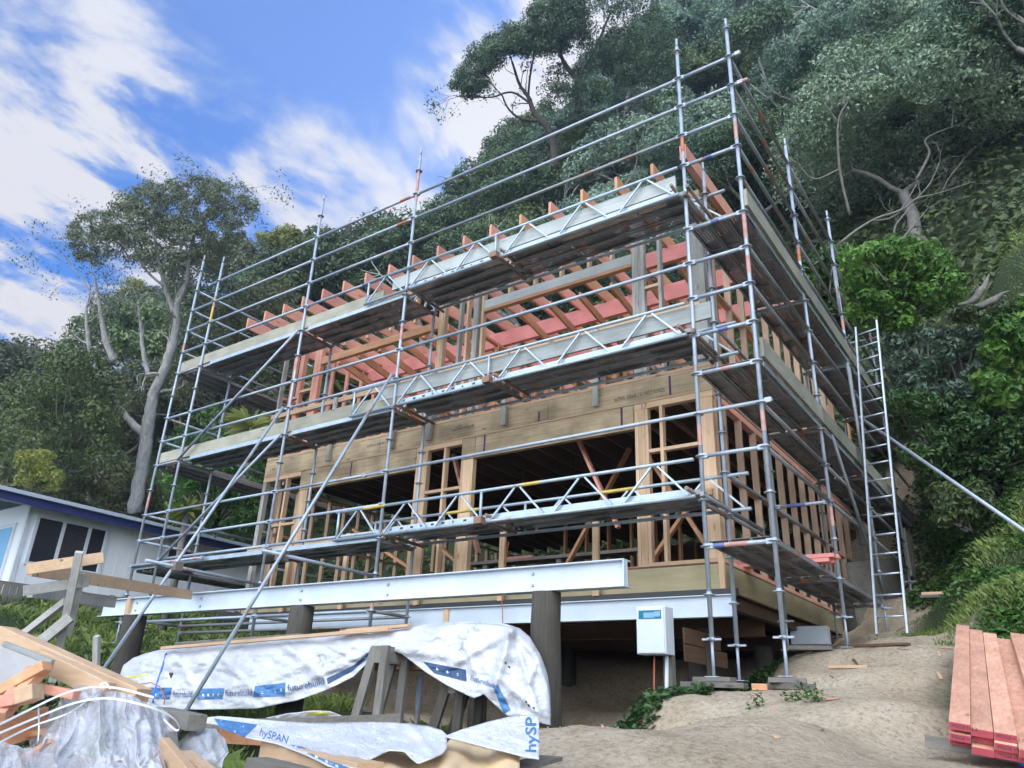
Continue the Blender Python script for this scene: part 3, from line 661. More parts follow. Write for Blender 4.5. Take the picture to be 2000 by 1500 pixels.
for z in (0, ): 
    for i in (0, 1, 2): ledger((AX[i], 0, z), (AX[i+1], 0, z)); ledger((AX[i+1], 0, z), (AX[i+1], .72, z), 'galv_old')
    ledger((AX[1], .72, z), (AX[3], .72, z), 'galv_old')
ledger((AX[1], .72, -.12), (AX[3], .72, -.12), 'galv_old')
# side rails
for z in (7, 6.5, 6, 5.5, 5.05):
    for k, (y0, y1) in enumerate(((0, 2.57), (2.57, 5.19), (5.19, 7.95), (7.95, 10.95))): ledger((0, y0, z), (0, y1, z), 'galv_old', ((.5, .06, 'orange_paint'),) if k == 0 and z > 5.8 else ())
for z in (4.03, 3.5, 2, 1.5):
    for y0, y1 in ((0, 2.57), (2.57, 5.19), (5.19, 7.95), (7.95, 10.95)):
        if z < 3 and y0 > 5.2 : continue
        ledger((0, y0, z), (0, y1, z), 'galv_old')
for z in (3.45, 1.0, 1.5):
    for y0, y1 in ((.72, 2.57), (2.57, 5.19)): ledger((-.722, y0, z), (-.722, y1, z), 'galv_old')
ledger((-.70, -.1, 5.0), (-.70, 2.57, 5.0), 'rusty'); ledger((-.64, -.15, 5.06), (-.64, 2.3, 5.06), 'rusty'); ledger((-.70, -.1, 1.05), (-.70, 1.9, 1.05), 'galv_old'); ledger((-.70, -.1, 3.03), (-.70, 1.6, 3.03), 'rusty')
for z in (4.5, 2.5, .5):
    for i, y in enumerate(SY):
        if z < 1 and i > 2: continue
        ledger((-.722, y, z), (0, y, z), 'galv_old' if z < 4 else 'galv', ((.4, .05, 'orange_paint'),) if i == 0 and z < 1 else ())
ledger((-.722, 2.57, 1.5), (0, 2.57, 1.5), 'galv', ((.4, .12, 'blue_paint'),))
for z in (6, 5.5, 4.0, 3.5, 2.0): ledger((0, 10.95, z), (-.722, 10.95, z), 'galv')
for z in (5.5, 6.2): ledger((.18, 7.95, z), (-.722, 7.95, z), 'galv', ((.2, .06, 'orange_paint'),))
# left return
for z in (7, 6.5, 6, 5.5, 3.5, 4, 2, 1.5):
    ledger((AX[0], 0, z), (AX[0], 3.09, z)); ledger((AX[0], 3.09, z), (AX[0], 5.6, z))
standard(AX[0], 5.6, .2, 7.3); standard(AX[1], 5.6, .2, 5.2); standard(AX[0], 3.09, -.1, 5.4)
# decks of three steel planks
def plank(x0, y0, x1, y1, z, along):
    mb = MB(); t = .004; hgt = .055
    if along == 'x':
        mb.m = 0; mb.box((x0, y0+.004, z-t), (x1, y1-.004, z)); mb.m = 1
        mb.box((x0, y0+.003, z-hgt), (x1, y0+.008, z-t)); mb.box((x0, y1-.008, z-hgt), (x1, y1-.003, z-t))
        mb.box((x0, y0+.008, z-hgt), (x1, y0+.03, z-hgt+.004)); mb.box((x0, y1-.03, z-hgt), (x1, y1-.008, z-hgt+.004))
        n = max(1, int((x1-x0)/.6))
        for i in range(1, n): xx = x0+(x1-x0)*i/n; mb.box((xx-.008, y0+.03, z-.03), (xx+.008, y1-.03, z-.006))
    else:
        mb.m = 0; mb.box((x0+.004, y0, z-t), (x1-.004, y1, z)); mb.m = 1
        mb.box((x0+.003, y0, z-hgt), (x0+.008, y1, z-t)); mb.box((x1-.008, y0, z-hgt), (x1-.003, y1, z-t))
        mb.box((x0+.008, y0, z-hgt), (x0+.03, y1, z-hgt+.004)); mb.box((x1-.03, y0, z-hgt), (x1-.008, y1, z-hgt+.004))
        n = max(1, int((y1-y0)/.6))
        for i in range(1, n): yy = y0+(y1-y0)*i/n; mb.box((x0+.03, yy-.008, z-.03), (x1-.03, yy+.008, z-.006))
    return part('deck_plank', mb, [MT['deck'], MT['galv_old']], S)
for z in (5, 3, 1):
    for a, b, dz in ((AX[1]+.03, AX[2]-.03, .03), (AX[2]+.03, AX[3]-.04, .03), (AX[3]+.04, -3.72, .14), (-3.66, AX[4]-.04, .14)):
        for k in range(3): plank(a, .03+k*.225, b, .03+(k+1)*.225-.006, z+dz, 'x')
    if z: 
        for k in range(3):
            plank(AX[0]+.03+k*.24, .06, AX[0]+.03+(k+1)*.24-.006, 3.05, z-.03, 'y'); plank(AX[0]+.03+k*.24, 3.12, AX[0]+.03+(k+1)*.24-.006, 5.55, z-.03, 'y')
for z in (4.5, 2.5, .5):
    for i, (a, b) in enumerate(((.03, 2.54), (2.60, 5.16), (5.22, 7.92), (7.98, 10.9))):
        if z < 1 and i > 1: continue
        for k in range(3): plank(-.70+k*.228, a, -.70+(k+1)*.228-.006, b, z+.06, 'y')
# edge of decks: bright folded flange
for z in (5, 3, 1):
    for a, b, dz in ((AX[1]+.3, AX[2]-.1, .0), (AX[2]+.15, AX[3]-.03, .0)): part('deck_edge', MB().box((a, .012, z-.06+.04), (b, .022, z+.05)), 'zinc', S)
# lattice girders
def girder(x0, x1, y, z, parent=S, bands=(), holes=True):
    g = MB(); h = .42; g.tube((x0, y, z+h), (x1, y, z+h), .023, 8); g.tube((x0, y, z), (x1, y, z), .023, 8)
    L = x1-x0; n = 6; w = L/n
    for i in range(n):
        a = x0+w*i; m = a+w/2
        g.bar((a+.08, y, z+.02), (m-.04, y, z+h-.02), .022, .022); g.bar((m+.04, y, z+h-.02), (a+w-.08, y, z+.02), .022, .022)
    for xx in (x0+.06, (x0+x1)/2-.1): g.tube((xx, y, z), (xx, y, z+h), .02, 8)
    o = part('lattice_girder', g, 'zinc', parent)
    for t, L2, m in bands: part('paint_band', MB().tube((x0+L*t-L2, y, z+h), (x0+L*t+L2, y, z+h), .0246, 8, cap=False), m, parent)
    return o
for z in (5.07, 3.03, 1.05):
    girder(-6.53, -.80, -.03, z, bands=((.14, .22, 'yellow_paint'), (.62, .14, 'yellow_paint')) if z < 2 else ()); girder(-6.53, -.45, .75, z, bands=((.3, .3, 'yellow_paint'), (.72, .3, 'yellow_paint')) if z < 2 else ())
    # perforated deck rail seen between the chords
    fr_ = MB().box((-5.5, .004, z+.03), (-.85, .012, z+.10))
    part('deck_edge', fr_, 'zinc', S)
    hl = MB(); x = -5.4
    while x < -3.6: hl.box((x, -.001, z+.05), (x+.05 if int(x*10) % 3 else x+.02, .003, z+.075)); x += .19
    part('deck_slots', hl, 'black', S)
    hl = MB().tube((-3.72, -.12, z+.02), (-3.72, .85, z+.02), .024, 8); part('ledger', hl, 'rusty', S)
    part('ledger', MB().tube((-3.60, -.13, z+.06), (-3.60, .78, z+.06), .024, 8), 'rusty', S); part('coupler', MB().box((-3.78, -.15, z-.04), (-3.66, -.05, z+.05)), 'rusty', S)
    part('ledger', MB().tube((-.84, -.18, z+.06), (-.84, .9, z-.0), .024, 8), 'rusty', S); part('ledger', MB().tube((-5.5, -.08, z), (-5.5, .85, z-.02), .024, 8), 'rusty', S)
# toe boards
for z in (5, 3):
    part('toe_board', MB().box((AX[0]-.07, -.028+.055, z+.06), (AX[2]-.05, -.028+.09, z+.27)), 'toe_x', S)
    part('toe_board', MB().box((AX[2]-.04, .027, z+.06), (AX[3]-.55 if z == 5 else AX[3]+.1, .062, z+.27)), 'toe_x', S)
    part('toe_board', MB().box((AX[3]-.35, .018, z+.20), (-.86 if z == 5 else -.50, .052, z+.42)), 'silver_x', S)
    part('toe_board', MB().box((AX[0]-.06, .1, z+.06), (AX[0]-.02, 5.5, z+.27)), 'toe_y', S)
for z in (4.5, 2.5):
    for a, b in ((-.02 if z == 4.5 else .05, 2.5), (2.52, 5.1), (5.14, 7.9), (7.92, 10.9)): part('toe_board', MB().box((-.03+.055, a, z+.07), (-.03+.095, b, z+.31)), 'toe_y', S); part('deck_edge', MB().box((.012, a+.1, z-.0), (.022, b-.08, z+.065)), 'zinc', S)
part('toe_board', MB().box((-.02, 8.2, 1.4), (.02, 10.9, 2.3)), 'toe_y', S)
# face braces and raking tubes
def tb(a, b, mat='galv', name='brace', r=TR): return part(name, MB().tube(a, b, r, 8), mat, S)
tb((AX[1]+.03, -.06, 3.0), (AX[2]-.03, -.06, 5.0)); tb((AX[1]+.03, -.06, 1.0), (AX[2]-.03, -.06, 3.0))
def ext(a, b, t): a = Vector(a); b = Vector(b); return a+(b-a)*t
tb((-5.60, -.10, 3.55), at(358, 1397, 'x', -5.75), 'galv'); tb((-8.17, -.10, 3.48), at(186, 1330, 'x', -8.02), 'galv')
tb((-5.77, -1.83, .52), (-5.62, .10, .48), 'galv', 'tie_tube'); tb((-8.02, -2.03, .52), (-8.10, .10, .48), 'galv', 'tie_tube')
part('coupler', MB().box((-5.84, -1.56, .45), (-5.72, -1.44, .57)), 'rusty', S); part('coupler', MB().box((-8.07, -1.61, .45), (-7.95, -1.49, .57)), 'rusty', S)
tb((.04, 5.19, 3.55), atd(2030, 1057, 8.5), 'galv', 'brace'); tb((.03, 2.57, 3.0), (.03, 5.19, .6), 'galv_old')
tb((.16, 4.2, 5.9), (.16, 4.2, 5.9-.9), 'galv_old', 'spare_tube'); tb((.12, 4.4, 4.2), (.12, 4.6, 2.3), 'galv_old', 'spare_tube')
part('couplers', MB().box((-.08, -.07, 5.02), (-.06, -.05, 5.04)), 'rusty', S) if 0 else None
#---SECTION-PROPS
# ================================================================ neighbour's house
NX = -18.0
yc = at(40, 1060, 'x', NX).y; ye = at(470, 1100, 'x', NX).y + .9
zt = at(120, 995, 'x', NX).z; zb = .35
NH = thing('neighbour_house', (NX-3, (yc+ye)/2, zb), 'white single storey house with navy fascia and dark windows', 'house')
part('wall', MB().box((NX-7, yc, zb-.8), (NX, ye, zt)), 'house_white', NH)
zr = zt-.02
rf = MB(); rf.v = []
rf.add([(NX+.55, yc-2.2, zr+.02), (NX+.55, ye+.5, zr-.10), (NX-8, ye+.5, zr+1.0), (NX-8, yc-2.2, zr+1.1), (NX+.55, yc-2.2, zr+.16), (NX+.55, ye+.5, zr+.04), (NX-8, ye+.5, zr+1.14), (NX-8, yc-2.2, zr+1.24)], [(0,3,2,1),(4,5,6,7),(0,1,5,4),(1,2,6,5),(2,3,7,6),(3,0,4,7)])
roof = part('roof', rf, 'roof_light', NH)
part('fascia', MB().bar((NX+.565, yc-2.2, zr-.03), (NX+.565, ye+.5, zr-.15), .03, .2), 'navy', NH)
part('fascia', MB().bar((NX+.56, ye+.515, zr-.13), (NX-8, ye+.515, zr+.97), .03, .3), 'navy', NH)
part('gutter', MB().bar((NX+.63, yc-2.2, zr+.10), (NX+.63, ye+.5, zr-.02), .1, .09), 'roof_light', NH)
part('soffit', MB().bar((NX+.28, yc-2.2, zr-.04), (NX+.28, ye+.5, zr-.13), .55, .02), 'house_white', NH)
part('corner_trim', MB().box((NX-.08, yc-.02, zb-.6), (NX+.02, yc+.08, zt-.05)), 'white_paint', NH)
for (ua, va, ub, vb, n) in ((62, 1010, 200, 1118, 3), (326, 1070, 395, 1108, 1)):
    a = at(ua, (va+vb)/2, 'x', NX); b = at(ub, (va+vb)/2+8, 'x', NX); z1 = at(ua+20, va+2, 'x', NX).z; z0 = at(ub-12, vb, 'x', NX).z
    w = MB().box((NX+.001, a.y-.07, z0-.07), (NX+.05, a.y, z1+.07)); w.box((NX+.001, b.y, z0-.07), (NX+.05, b.y+.07, z1+.07)); w.box((NX+.001, a.y, z1), (NX+.048, b.y, z1+.07)); w.box((NX+.001, a.y, z0-.07), (NX+.048, b.y, z0))
    edges = [0, .36, .74, 1] if n == 3 else [0, 1]
    for t in edges[1:-1]: yy = a.y+(b.y-a.y)*t; w.box((NX+.001, yy-.04, z0), (NX+.045, yy+.04, z1))
    f = part('window', w, 'white_paint', NH)
    for i in range(len(edges)-1): 
        y0 = a.y+(b.y-a.y)*edges[i]; y1 = a.y+(b.y-a.y)*edges[i+1]
        part('pane', MB().box((NX+.004, y0+.03, z0), (NX+.012, y1-.03, z1)), 'glass_dark', f)
        bl = MB(); k = z0+.04
        if i == 1:
            while k < z1: bl.box((NX+.013, y0+.06, k), (NX+.016, y1-.06, k+.012)); k += .05
            part('blind', bl, 'bark_dark', f)
f = part('window', MB().box((NX-2.6, yc-.05, zb-.3), (NX-.45, yc-.002, zt-.45)), 'white_paint', NH); part('pane', MB().box((NX-2.5, yc-.06, zb-.2), (NX-.55, yc-.052, zt-.55)), 'sky_glass' if 'sky_glass' in MT else plain('sky_glass', (.25, .45, .60), .1, 0, .05, 1, 0) or 'sky_glass', f)
bt = MB(); y = yc+.3
while y < ye: bt.box((NX+.001, y, zb-.6), (NX+.008, y+.006, zt-.1)); y += .3
part('cladding_grooves', bt, 'house_white', NH)
# paling fence
FNC = thing('paling_fence', (-16.2, 2, .4), 'weathered grey timber paling fence below the white house', 'fence')
pal = MB(); y = -4.5; random.seed(11)
while y < 12:
    zt_ = .62+gz(-16.2, y)*.0+ .05*y*0 ; g0 = .50
    pal.box((-16.22, y, g0-.5), (-16.2, y+.13, 0.90+rnd(-.03, .03)+.012*y)); y += .145
part('palings', pal, 'grey_z', FNC)
for y in (-4, -1.6, .8, 3.2, 5.6, 8, 10.4): part('post', MB().box((-16.32, y, 0), (-16.225, y+.1, 1.05)), 'grey_z', FNC)
part('rail', MB().box((-16.27, -4.5, .85), (-16.222, 12, .92)), 'grey_y', FNC)
# ================================================================ profile hurdle at left
HD = thing('timber_hurdle', tuple(atd(120, 1300, 7.0)), 'weathered timber set-out hurdle with two crossed boards and braces on the left bank', 'timber frame')
def pb(name, pts, w, h, mat, parent, d=None):   # a board between two measured points (u, v, depth)
    return part(name, MB().bar(atd(*pts[0]), atd(*pts[1]), w, h), mat, parent)
pb('post', ((155, 1078, 7.0), (103, 1330, 7.0)), .065, .065, 'ash_z', HD)
pb('post', ((162, 1120, 7.15), (135, 1240, 7.15)), .05, .04, 'ash_z', HD)
pb('board', ((52, 1112, 6.9), (202, 1089, 7.2)), .045, .10, 'pine_x', HD)
pb('board', ((60, 1112, 7.2), (372, 1162, 10.5)), .05, .12, 'pine_x', HD)
pb('board', ((46, 1154, 6.85), (172, 1136, 7.2)), .045, .09, 'ash_x', HD)
pb('board', ((60, 1156, 7.2), (222, 1178, 8.8)), .05, .10, 'ash_x', HD)
pb('brace', ((128, 1175, 7.05), (38, 1245, 7.3)), .045, .07, 'ash_x', HD)
pb('brace', ((138, 1205, 6.95), (50, 1278, 6.8)), .045, .09, 'ash_x', HD)
pg = MB().bar(atd(189, 1242, 6.6), atd(187, 1340, 6.6), .045, .045); tag(pg.build('survey_peg', MT['ash_z'], None, tuple(atd(187, 1340, 6.6))), 'short white topped timber peg standing in the weeds left of the tarpaulin stack', 'peg')
# ================================================================ tarpaulin stack
def interp(tab, u):
    if u <= tab[0][0]: return tab[0][1:]
    for i in range(len(tab)-1):
        a, b = tab[i], tab[i+1]
        if u <= b[0]:
            t = (u-a[0])/(b[0]-a[0]); return tuple(p+(q-p)*t for p, q in zip(a[1:], b[1:]))
    return tab[-1][1:]
T1 = [(228,1340,1372),(240,1300,1376),(262,1284,1380),(300,1274,1383),(345,1270,1386),(400,1265,1386),(500,1256,1384),(580,1249,1368),(640,1245,1347),(690,1241,1322),(725,1239,1288),(742,1237,1272),(762,1234,1270),(785,1230,1277),(830,1224,1312),(870,1220,1337),(925,1217,1364),(945,1217,1356),(968,1219,1378),(990,1222,1398),(1015,1227,1402),(1035,1245,1408),(1055,1278,1412),(1068,1312,1415),(1076,1360,1417)]
def wr(u, v, a=1):
    n = noise.noise(Vector((u*.012, v*.03, 1)))*.05 + noise.noise(Vector((u*.035-v*.03, v*.05+u*.01, 7)))*.022
    n += abs(noise.noise(Vector((u*.05+v*.04, v*.06, 3))))*.014 + abs(noise.noise(Vector((u*.018-v*.05, v*.02, 23))))*.03 + abs(noise.noise(Vector((u*.08-v*.03, v*.07, 13))))*.010 + abs(noise.noise(Vector((u*.03+v*.09, v*.04-u*.02, 31))))*.028 + noise.noise(Vector((u*.2, v*.2, 5)))*.006
    return n*a
def ridge(u, v, u0, v0, u1, v1, w, h):
    dx, dy = u1-u0, v1-v0; t = max(0, min(1, ((u-u0)*dx+(v-v0)*dy)/(dx*dx+dy*dy))); d = math.hypot(u-u0-t*dx, v-v0-t*dy); return h*math.exp(-(d/w)**2)*(1-.3*t)
RDG = [(420,1275,520,1370,7,.035),(470,1270,450,1350,6,.03),(560,1262,640,1330,8,.035),(700,1250,610,1320,7,.035),(350,1290,400,1380,8,.04),(860,1235,800,1275,7,.03),(900,1240,940,1340,6,.035),(1010,1260,1050,1390,6,.045),(985,1330,1060,1400,7,.04),(600,1300,500,1335,9,.03),(280,1290,250,1370,7,.04),(930,1225,1000,1228,6,.03),(645,1262,700,1290,5,.03),(1045,1300,1010,1395,5,.04)]
def Y1(u, v):
    top = interp(T1, u)[0]; k = max(0, min(1, (v-top)/30)); y = -1.68 - .10*math.sin(k*1.57) - .16*max(0, min(1, (v-top)/130)) - wr(u, v)*.7
    y -= ridge(u, v, 998, 1232, 965, 1345, 9, .12) + ridge(u, v, 998, 1235, 880, 1300, 8, .06) + ridge(u, v, 1000, 1232, 1060, 1290, 8, .05)+ ridge(u, v, 760, 1262, 900, 1290, 10, .05) + ridge(u, v, 740, 1262, 560, 1350, 8, .05)
    y -= ridge(u, v, 400, 1280, 330, 1360, 12, .05) + ridge(u, v, 340, 1280, 300, 1370, 8, .04)
    for g in RDG: y -= ridge(u, v, *g)
    return y
def sheet(name, tab, pos, mat, parent, nu=260, nv=44, thick=.004):
    u0, u1 = tab[0][0], tab[-1][0]; mb = MB(); vs = []
    for j in range(nv+1):
        for i in range(nu+1):
            u = u0+(u1-u0)*i/nu; a, b = interp(tab, u)[:2]; v = a+(b-a)*j/nv; vs.append(pos(u, v, j/nv))
    fs = [(j*(nu+1)+i, (j+1)*(nu+1)+i, (j+1)*(nu+1)+i+1, j*(nu+1)+i+1) for j in range(nv) for i in range(nu)]
    mb.add(vs, fs, True); o = mb.build(name, mat if not isinstance(mat, str) else MT[mat], parent)
    sm = o.modifiers.new('thickness', 'SOLIDIFY'); sm.thickness = thick; sm.offset = 0; return o
def tarp_mat():
    m, nt, b = mat_base('tarp'); geo = NN(nt, 'ShaderNodeNewGeometry'); P = geo.outputs['Position']
    n1 = NN(nt, 'ShaderNodeTexNoise', {0: P, 'Scale': 2.2, 'Detail': 7, 'Roughness': .7}); n2 = NN(nt, 'ShaderNodeTexNoise', {0: P, 'Scale': 9, 'Detail': 8, 'Roughness': .75, 'Distortion': 1.2})
    c = ramp(nt, n1.outputs[0], [(.3, (.46, .465, .50)), (.6, (.62, .625, .66))])
    df = ramp(nt, n2.outputs[0], [(.60, (0,)*3), (.78, (.55,)*3)]); c = mixc(nt, df, c, (.42, .36, .30))
    nt.links.new(c, b.inputs['Base Color']); b.inputs['Roughness'].default_value = .42
    mu = NN(nt, 'ShaderNodeTexNoise', {0: P, 'Scale': 14, 'Detail': 4, 'Roughness': .6, 'Distortion': 2}); bump(nt, b, mu.outputs[0], .6, .03); MT['tarp'] = m
tarp_mat()
TS = thing('tarpaulin', (-4.2, -2.2, -.9), 'white printed wrapping sheet draped over a timber stack on trestles', 'tarpaulin')
sheet('front_drape', T1, lambda u, v, t: at(u, v, 'y', Y1(u, v)), 'tarp', TS)
# top of the sheet running back over the stack
def toppt(i, j, nu=60, nv=8):
    u = 240+(1035-240)*i/nu; a = interp(T1, u)[0]; p = at(u, a, 'y', Y1(u, a)); t = j/nv*max(.04, min(1, (1035-u)/230))
    return (p.x-.02*t, p.y+.16*t, p.z+.035*math.sin(t*2.2)+.02*noise.noise(Vector((u*.03, t*3, 2)))*min(1, j)-(.25 if j == nv else 0))
mb = MB(); mb.add([toppt(i, j) for j in range(9) for i in range(61)], [(j*61+i, j*61+i+1, (j+1)*61+i+1, (j+1)*61+i) for j in range(8) for i in range(60)], True); part('top_drape', mb, 'tarp', TS)
def endpt(i, j):
    u, a, b = T1[-6+i] if i < 6 else T1[-1]; v = a+(b-a)*j/6; p = at(T1[-1][0] if i == 99 else u, v, 'y', Y1(u, v)); return p
mb = MB(); rows = []
col = [at(1076, v, 'y', Y1(1076, v)) for v in (1360, 1375, 1390, 1405, 1417)]
mb.add([(p.x, p.y, p.z) for p in col]+[(p.x-.06, p.y+.22, p.z+.02) for p in col], [(k, k+1, k+6, k+5) for k in range(4)], True); 
def on_sheet(name, body, path, size, Yf, mat, parent, sx=1, mode='y', off=.016, bold=.004, shear=0):
    # lettering laid on the curved sheet: text x runs along the path, text y is perpendicular to it
    me = text_mesh(body, 1.0, shear=shear, bold=bold); xs = [v.co.x for v in me.vertices]; W_ = max(xs)
    import bmesh
    bm = bmesh.new(); bm.from_mesh(me)
    for _ in range(1): bmesh.ops.subdivide_edges(bm, edges=[e for e in bm.edges if e.calc_length() > .12], cuts=2)
    bmesh.ops.triangulate(bm, faces=bm.faces[:])
    L = [0]
    for a, b in zip(path, path[1:]): L.append(L[-1]+math.dist(a, b))
    for v in bm.verts:
        s_ = max(0, min(.9999, v.co.x/W_))*L[-1]
        for k in range(len(path)-1):
            if s_ <= L[k+1]: break
        t = (s_-L[k])/(L[k+1]-L[k]); dx = (path[k+1][0]-path[k][0])/(L[k+1]-L[k]); dy = (path[k+1][1]-path[k][1])/(L[k+1]-L[k])
        u = path[k][0]+(path[k+1][0]-path[k][0])*t + dy*v.co.y*size; w = path[k][1]+(path[k+1][1]-path[k][1])*t - dx*v.co.y*size
        v.co = (at(u, w, 'y', Yf(u, w)-off) if mode == 'y' else atd(u, w, Yf(u, w)-off)) - parent_loc(parent)
    bm.to_mesh(me); bm.free(); me.name = name; me.materials.clear(); me.materials.append(MT[mat]); o = bpy.data.objects.new(name, me); COL.objects.link(o); o.parent = parent; return o
def patch(name, quad, Yf, mat, parent, mode='y', off=.007, n=44, m=16):
    (a, b, c, d) = quad; vs = []
    for j in range(m+1):
        for i in range(n+1):
            s_, t = i/n, j/m
            u = (a[0]*(1-s_)+b[0]*s_)*(1-t)+(d[0]*(1-s_)+c[0]*s_)*t; v = (a[1]*(1-s_)+b[1]*s_)*(1-t)+(d[1]*(1-s_)+c[1]*s_)*t
            vs.append(at(u, v, 'y', Yf(u, v)-off) if mode == 'y' else atd(u, v, Yf(u, v)-off))
    mb = MB(); mb.add(vs, [(j*(n+1)+i, (j+1)*(n+1)+i, (j+1)*(n+1)+i+1, j*(n+1)+i+1) for j in range(m) for i in range(n)], True)
    return part(name, mb, mat, parent)
on_sheet('printed_name', 'futurebuild', [(232, 1352), (285, 1352)], 17, Y1, 'tarp_text', TS)
on_sheet('printed_name', 'futurebuild', [(338, 1361), (375, 1361)], 17, Y1, 'tarp_text', TS)
on_sheet('printed_name', 'futurebuild', [(440, 1360), (492, 1358)], 18, Y1, 'tarp_text', TS)
on_sheet('printed_name', 'futurebuild', [(562, 1350), (600, 1344), (634, 1336)], 18, Y1, 'tarp_text', TS)
on_sheet('printed_name', 'Futurebuild', [(917, 1328), (945, 1336), (968, 1346)], 15, Y1, 'tarp_text', TS)
for q in (((292, 1343), (336, 1343), (330, 1366), (292, 1364)), ((388, 1345), (438, 1344), (434, 1366), (384, 1366)), ((498, 1340), (558, 1333), (556, 1360), (494, 1362))): patch('printed_band', q, Y1, 'tarp_blue', TS)
for q in (((638, 1325), (690, 1300), (688, 1311), (640, 1336)), ((690, 1300), (728, 1268), (726, 1277), (688, 1311))): patch('printed_band', q, Y1, 'tarp_navy', TS)
patch('printed_band', ((826, 1292), (910, 1308), (911, 1331), (848, 1315)), Y1, 'tarp_navy', TS); patch('printed_band', ((962, 1340), (973, 1338), (997, 1386), (984, 1395)), Y1, 'tarp_blue', TS)
for (u, v) in ((395, 1360), (405, 1360), (415, 1360), (425, 1360), (510, 1355), (522, 1354), (535, 1352), (547, 1350), (303, 1360), (315, 1360), (852, 1309), (872, 1315), (892, 1320)): patch('printed_dot', ((u, v), (u+4, v), (u+3, v-5), (u, v-5)), Y1, 'white_paint', TS, off=.008, n=1, m=1)
for q in (((240, 1322), (290, 1316), (290, 1319), (240, 1326)), ((240, 1326), (243, 1326), (243, 1345), (240, 1345)), ((240, 1342), (289, 1363), (289, 1370), (262, 1362))): patch('printed_band', q, Y1, 'tarp_yellow', TS)
for a, b in (((1000-70, 1216), (905, 1245)), ((905, 1245), (896, 1268)), ((620, 1280), (628, 1300))):
    for i in range(7):
        t = i/6+rnd(-.05, .05); u = a[0]+(b[0]-a[0])*t+rnd(-4, 4); v = a[1]+(b[1]-a[1])*t; patch('dirt_mark', ((u, v), (u+rnd(2, 5), v-1), (u+rnd(1, 4), v+rnd(2, 5)), (u-1, v+3)), Y1, 'grey_board', TS, off=.004, n=2, m=2)
for (u, v) in ((985, 1292), (992, 1300), (1030, 1375), (1040, 1380), (1025, 1368)): patch('hole', ((u, v), (u+4, v+1), (u+5, v+6), (u+1, v+4)), Y1, 'black', TS, off=.006, n=1, m=1)
st = MB(); st.path([at(u, v, 'y', Y1(u, v)-.012) for u, v in ((325, 1276), (318, 1300), (308, 1330), (302, 1352), (299, 1372))], .012, 5); tag(st.build('strap', MT['strap_blue'], None, tuple(at(308, 1330, 'y', -2.4))), 'bright blue packing strap hanging down the left end of the tarpaulin', 'strap')
st = MB(); st.path([at(u, v, 'y', -2.04) for u, v in ((262, 1345), (275, 1336), (295, 1333), (312, 1341), (322, 1362), (320, 1376))], .006, 5); tag(st.build('cable', MT['red_cable'], None, tuple(at(295, 1333, 'y', -2.52))), 'thin rusty wire hoop against the left end of the tarpaulin', 'wire')
# timber stack under the sheet, trestles
def board(name, a, b, w, h, mat, label, cat='board', group=None, bev=.002, upv=(0, 0, 1)):
    m = MB().bar(a, b, w, h, upv); c = (Vector(a)+Vector(b))/2
    return tag(m.build(name, MT[mat], None, tuple(c), bev), label, cat, group)
for i in range(3): board('lvl_beam', (-7.6+.1*i, -1.30-.1*i-.05, -.72), (-2.35-.1*i, -1.30-.1*i-.05, -.72), .09, .24, 'orange_x', 'orange laminated beam under the draped tarpaulin', 'beam', 'beams stacked under the tarpaulin')
board('batten', at(318, 1266, 'y', -1.80), at(762, 1229, 'y', -1.80), .07, .035, 'pine_x', 'long pale batten laid along the top edge of the tarpaulin', 'batten')
board('batten', at(345, 1257, 'y', -1.65), at(590, 1240, 'y', -1.65), .06, .03, 'grey_x', 'weathered batten laid at the back of the tarpaulin top', 'batten')
board('batten', at(668, 1233, 'y', -1.72), at(800, 1222, 'y', -1.72), .07, .03, 'pine_x', 'short pale batten on the tarpaulin beside the middle pole', 'batten')
def trestle(x, y, ztop, zb, label, mat='grey_z'):
    t = thing('trestle', (x, y, zb), label, 'trestle', 'trestles under the tarpaulin stack')
    part('top_block', MB().box((x-.055, y-.06, ztop-.16), (x+.105, y+.35, ztop)), 'grey_y', t)
    for yy in (y, y+.3):
        part('leg', MB().bar((x-.02, yy-.04, ztop-.02), (x-.32, yy-.1, zb), .045, .09), mat, t); part('leg', MB().bar((x+.135, yy-.05, ztop-.0), (x+.145, yy-.12, zb), .09, .045), mat, t)
    return t
p = at(742, 1262, 'y', -1.98); trestle(p.x, -1.98, p.z, -2.0, 'weathered timber trestle showing through the gap in the tarpaulin')
trestle(-7.3, -1.78, -.92, -2.1, 'dark trestle under the left half of the tarpaulin', 'pole'); trestle(-2.6, -1.78, -.9, -1.9, 'dark trestle under the right end of the tarpaulin', 'pole')
def vpole(name, x, y, z0, z1, r, mat, label, group=None): return tag(MB().tube((x, y, z0), (x, y, z1), r, 12).build(name, MT[mat], None, (x, y, z0)), label, 'post', group)
vpole('steel_prop', at(817, 1370, 'y', -1.2).x, -1.2, -2.1, at(817, 1325, 'y', -1.2).z, .03, 'galv', 'galvanised prop standing in the shade under the tarpaulin')
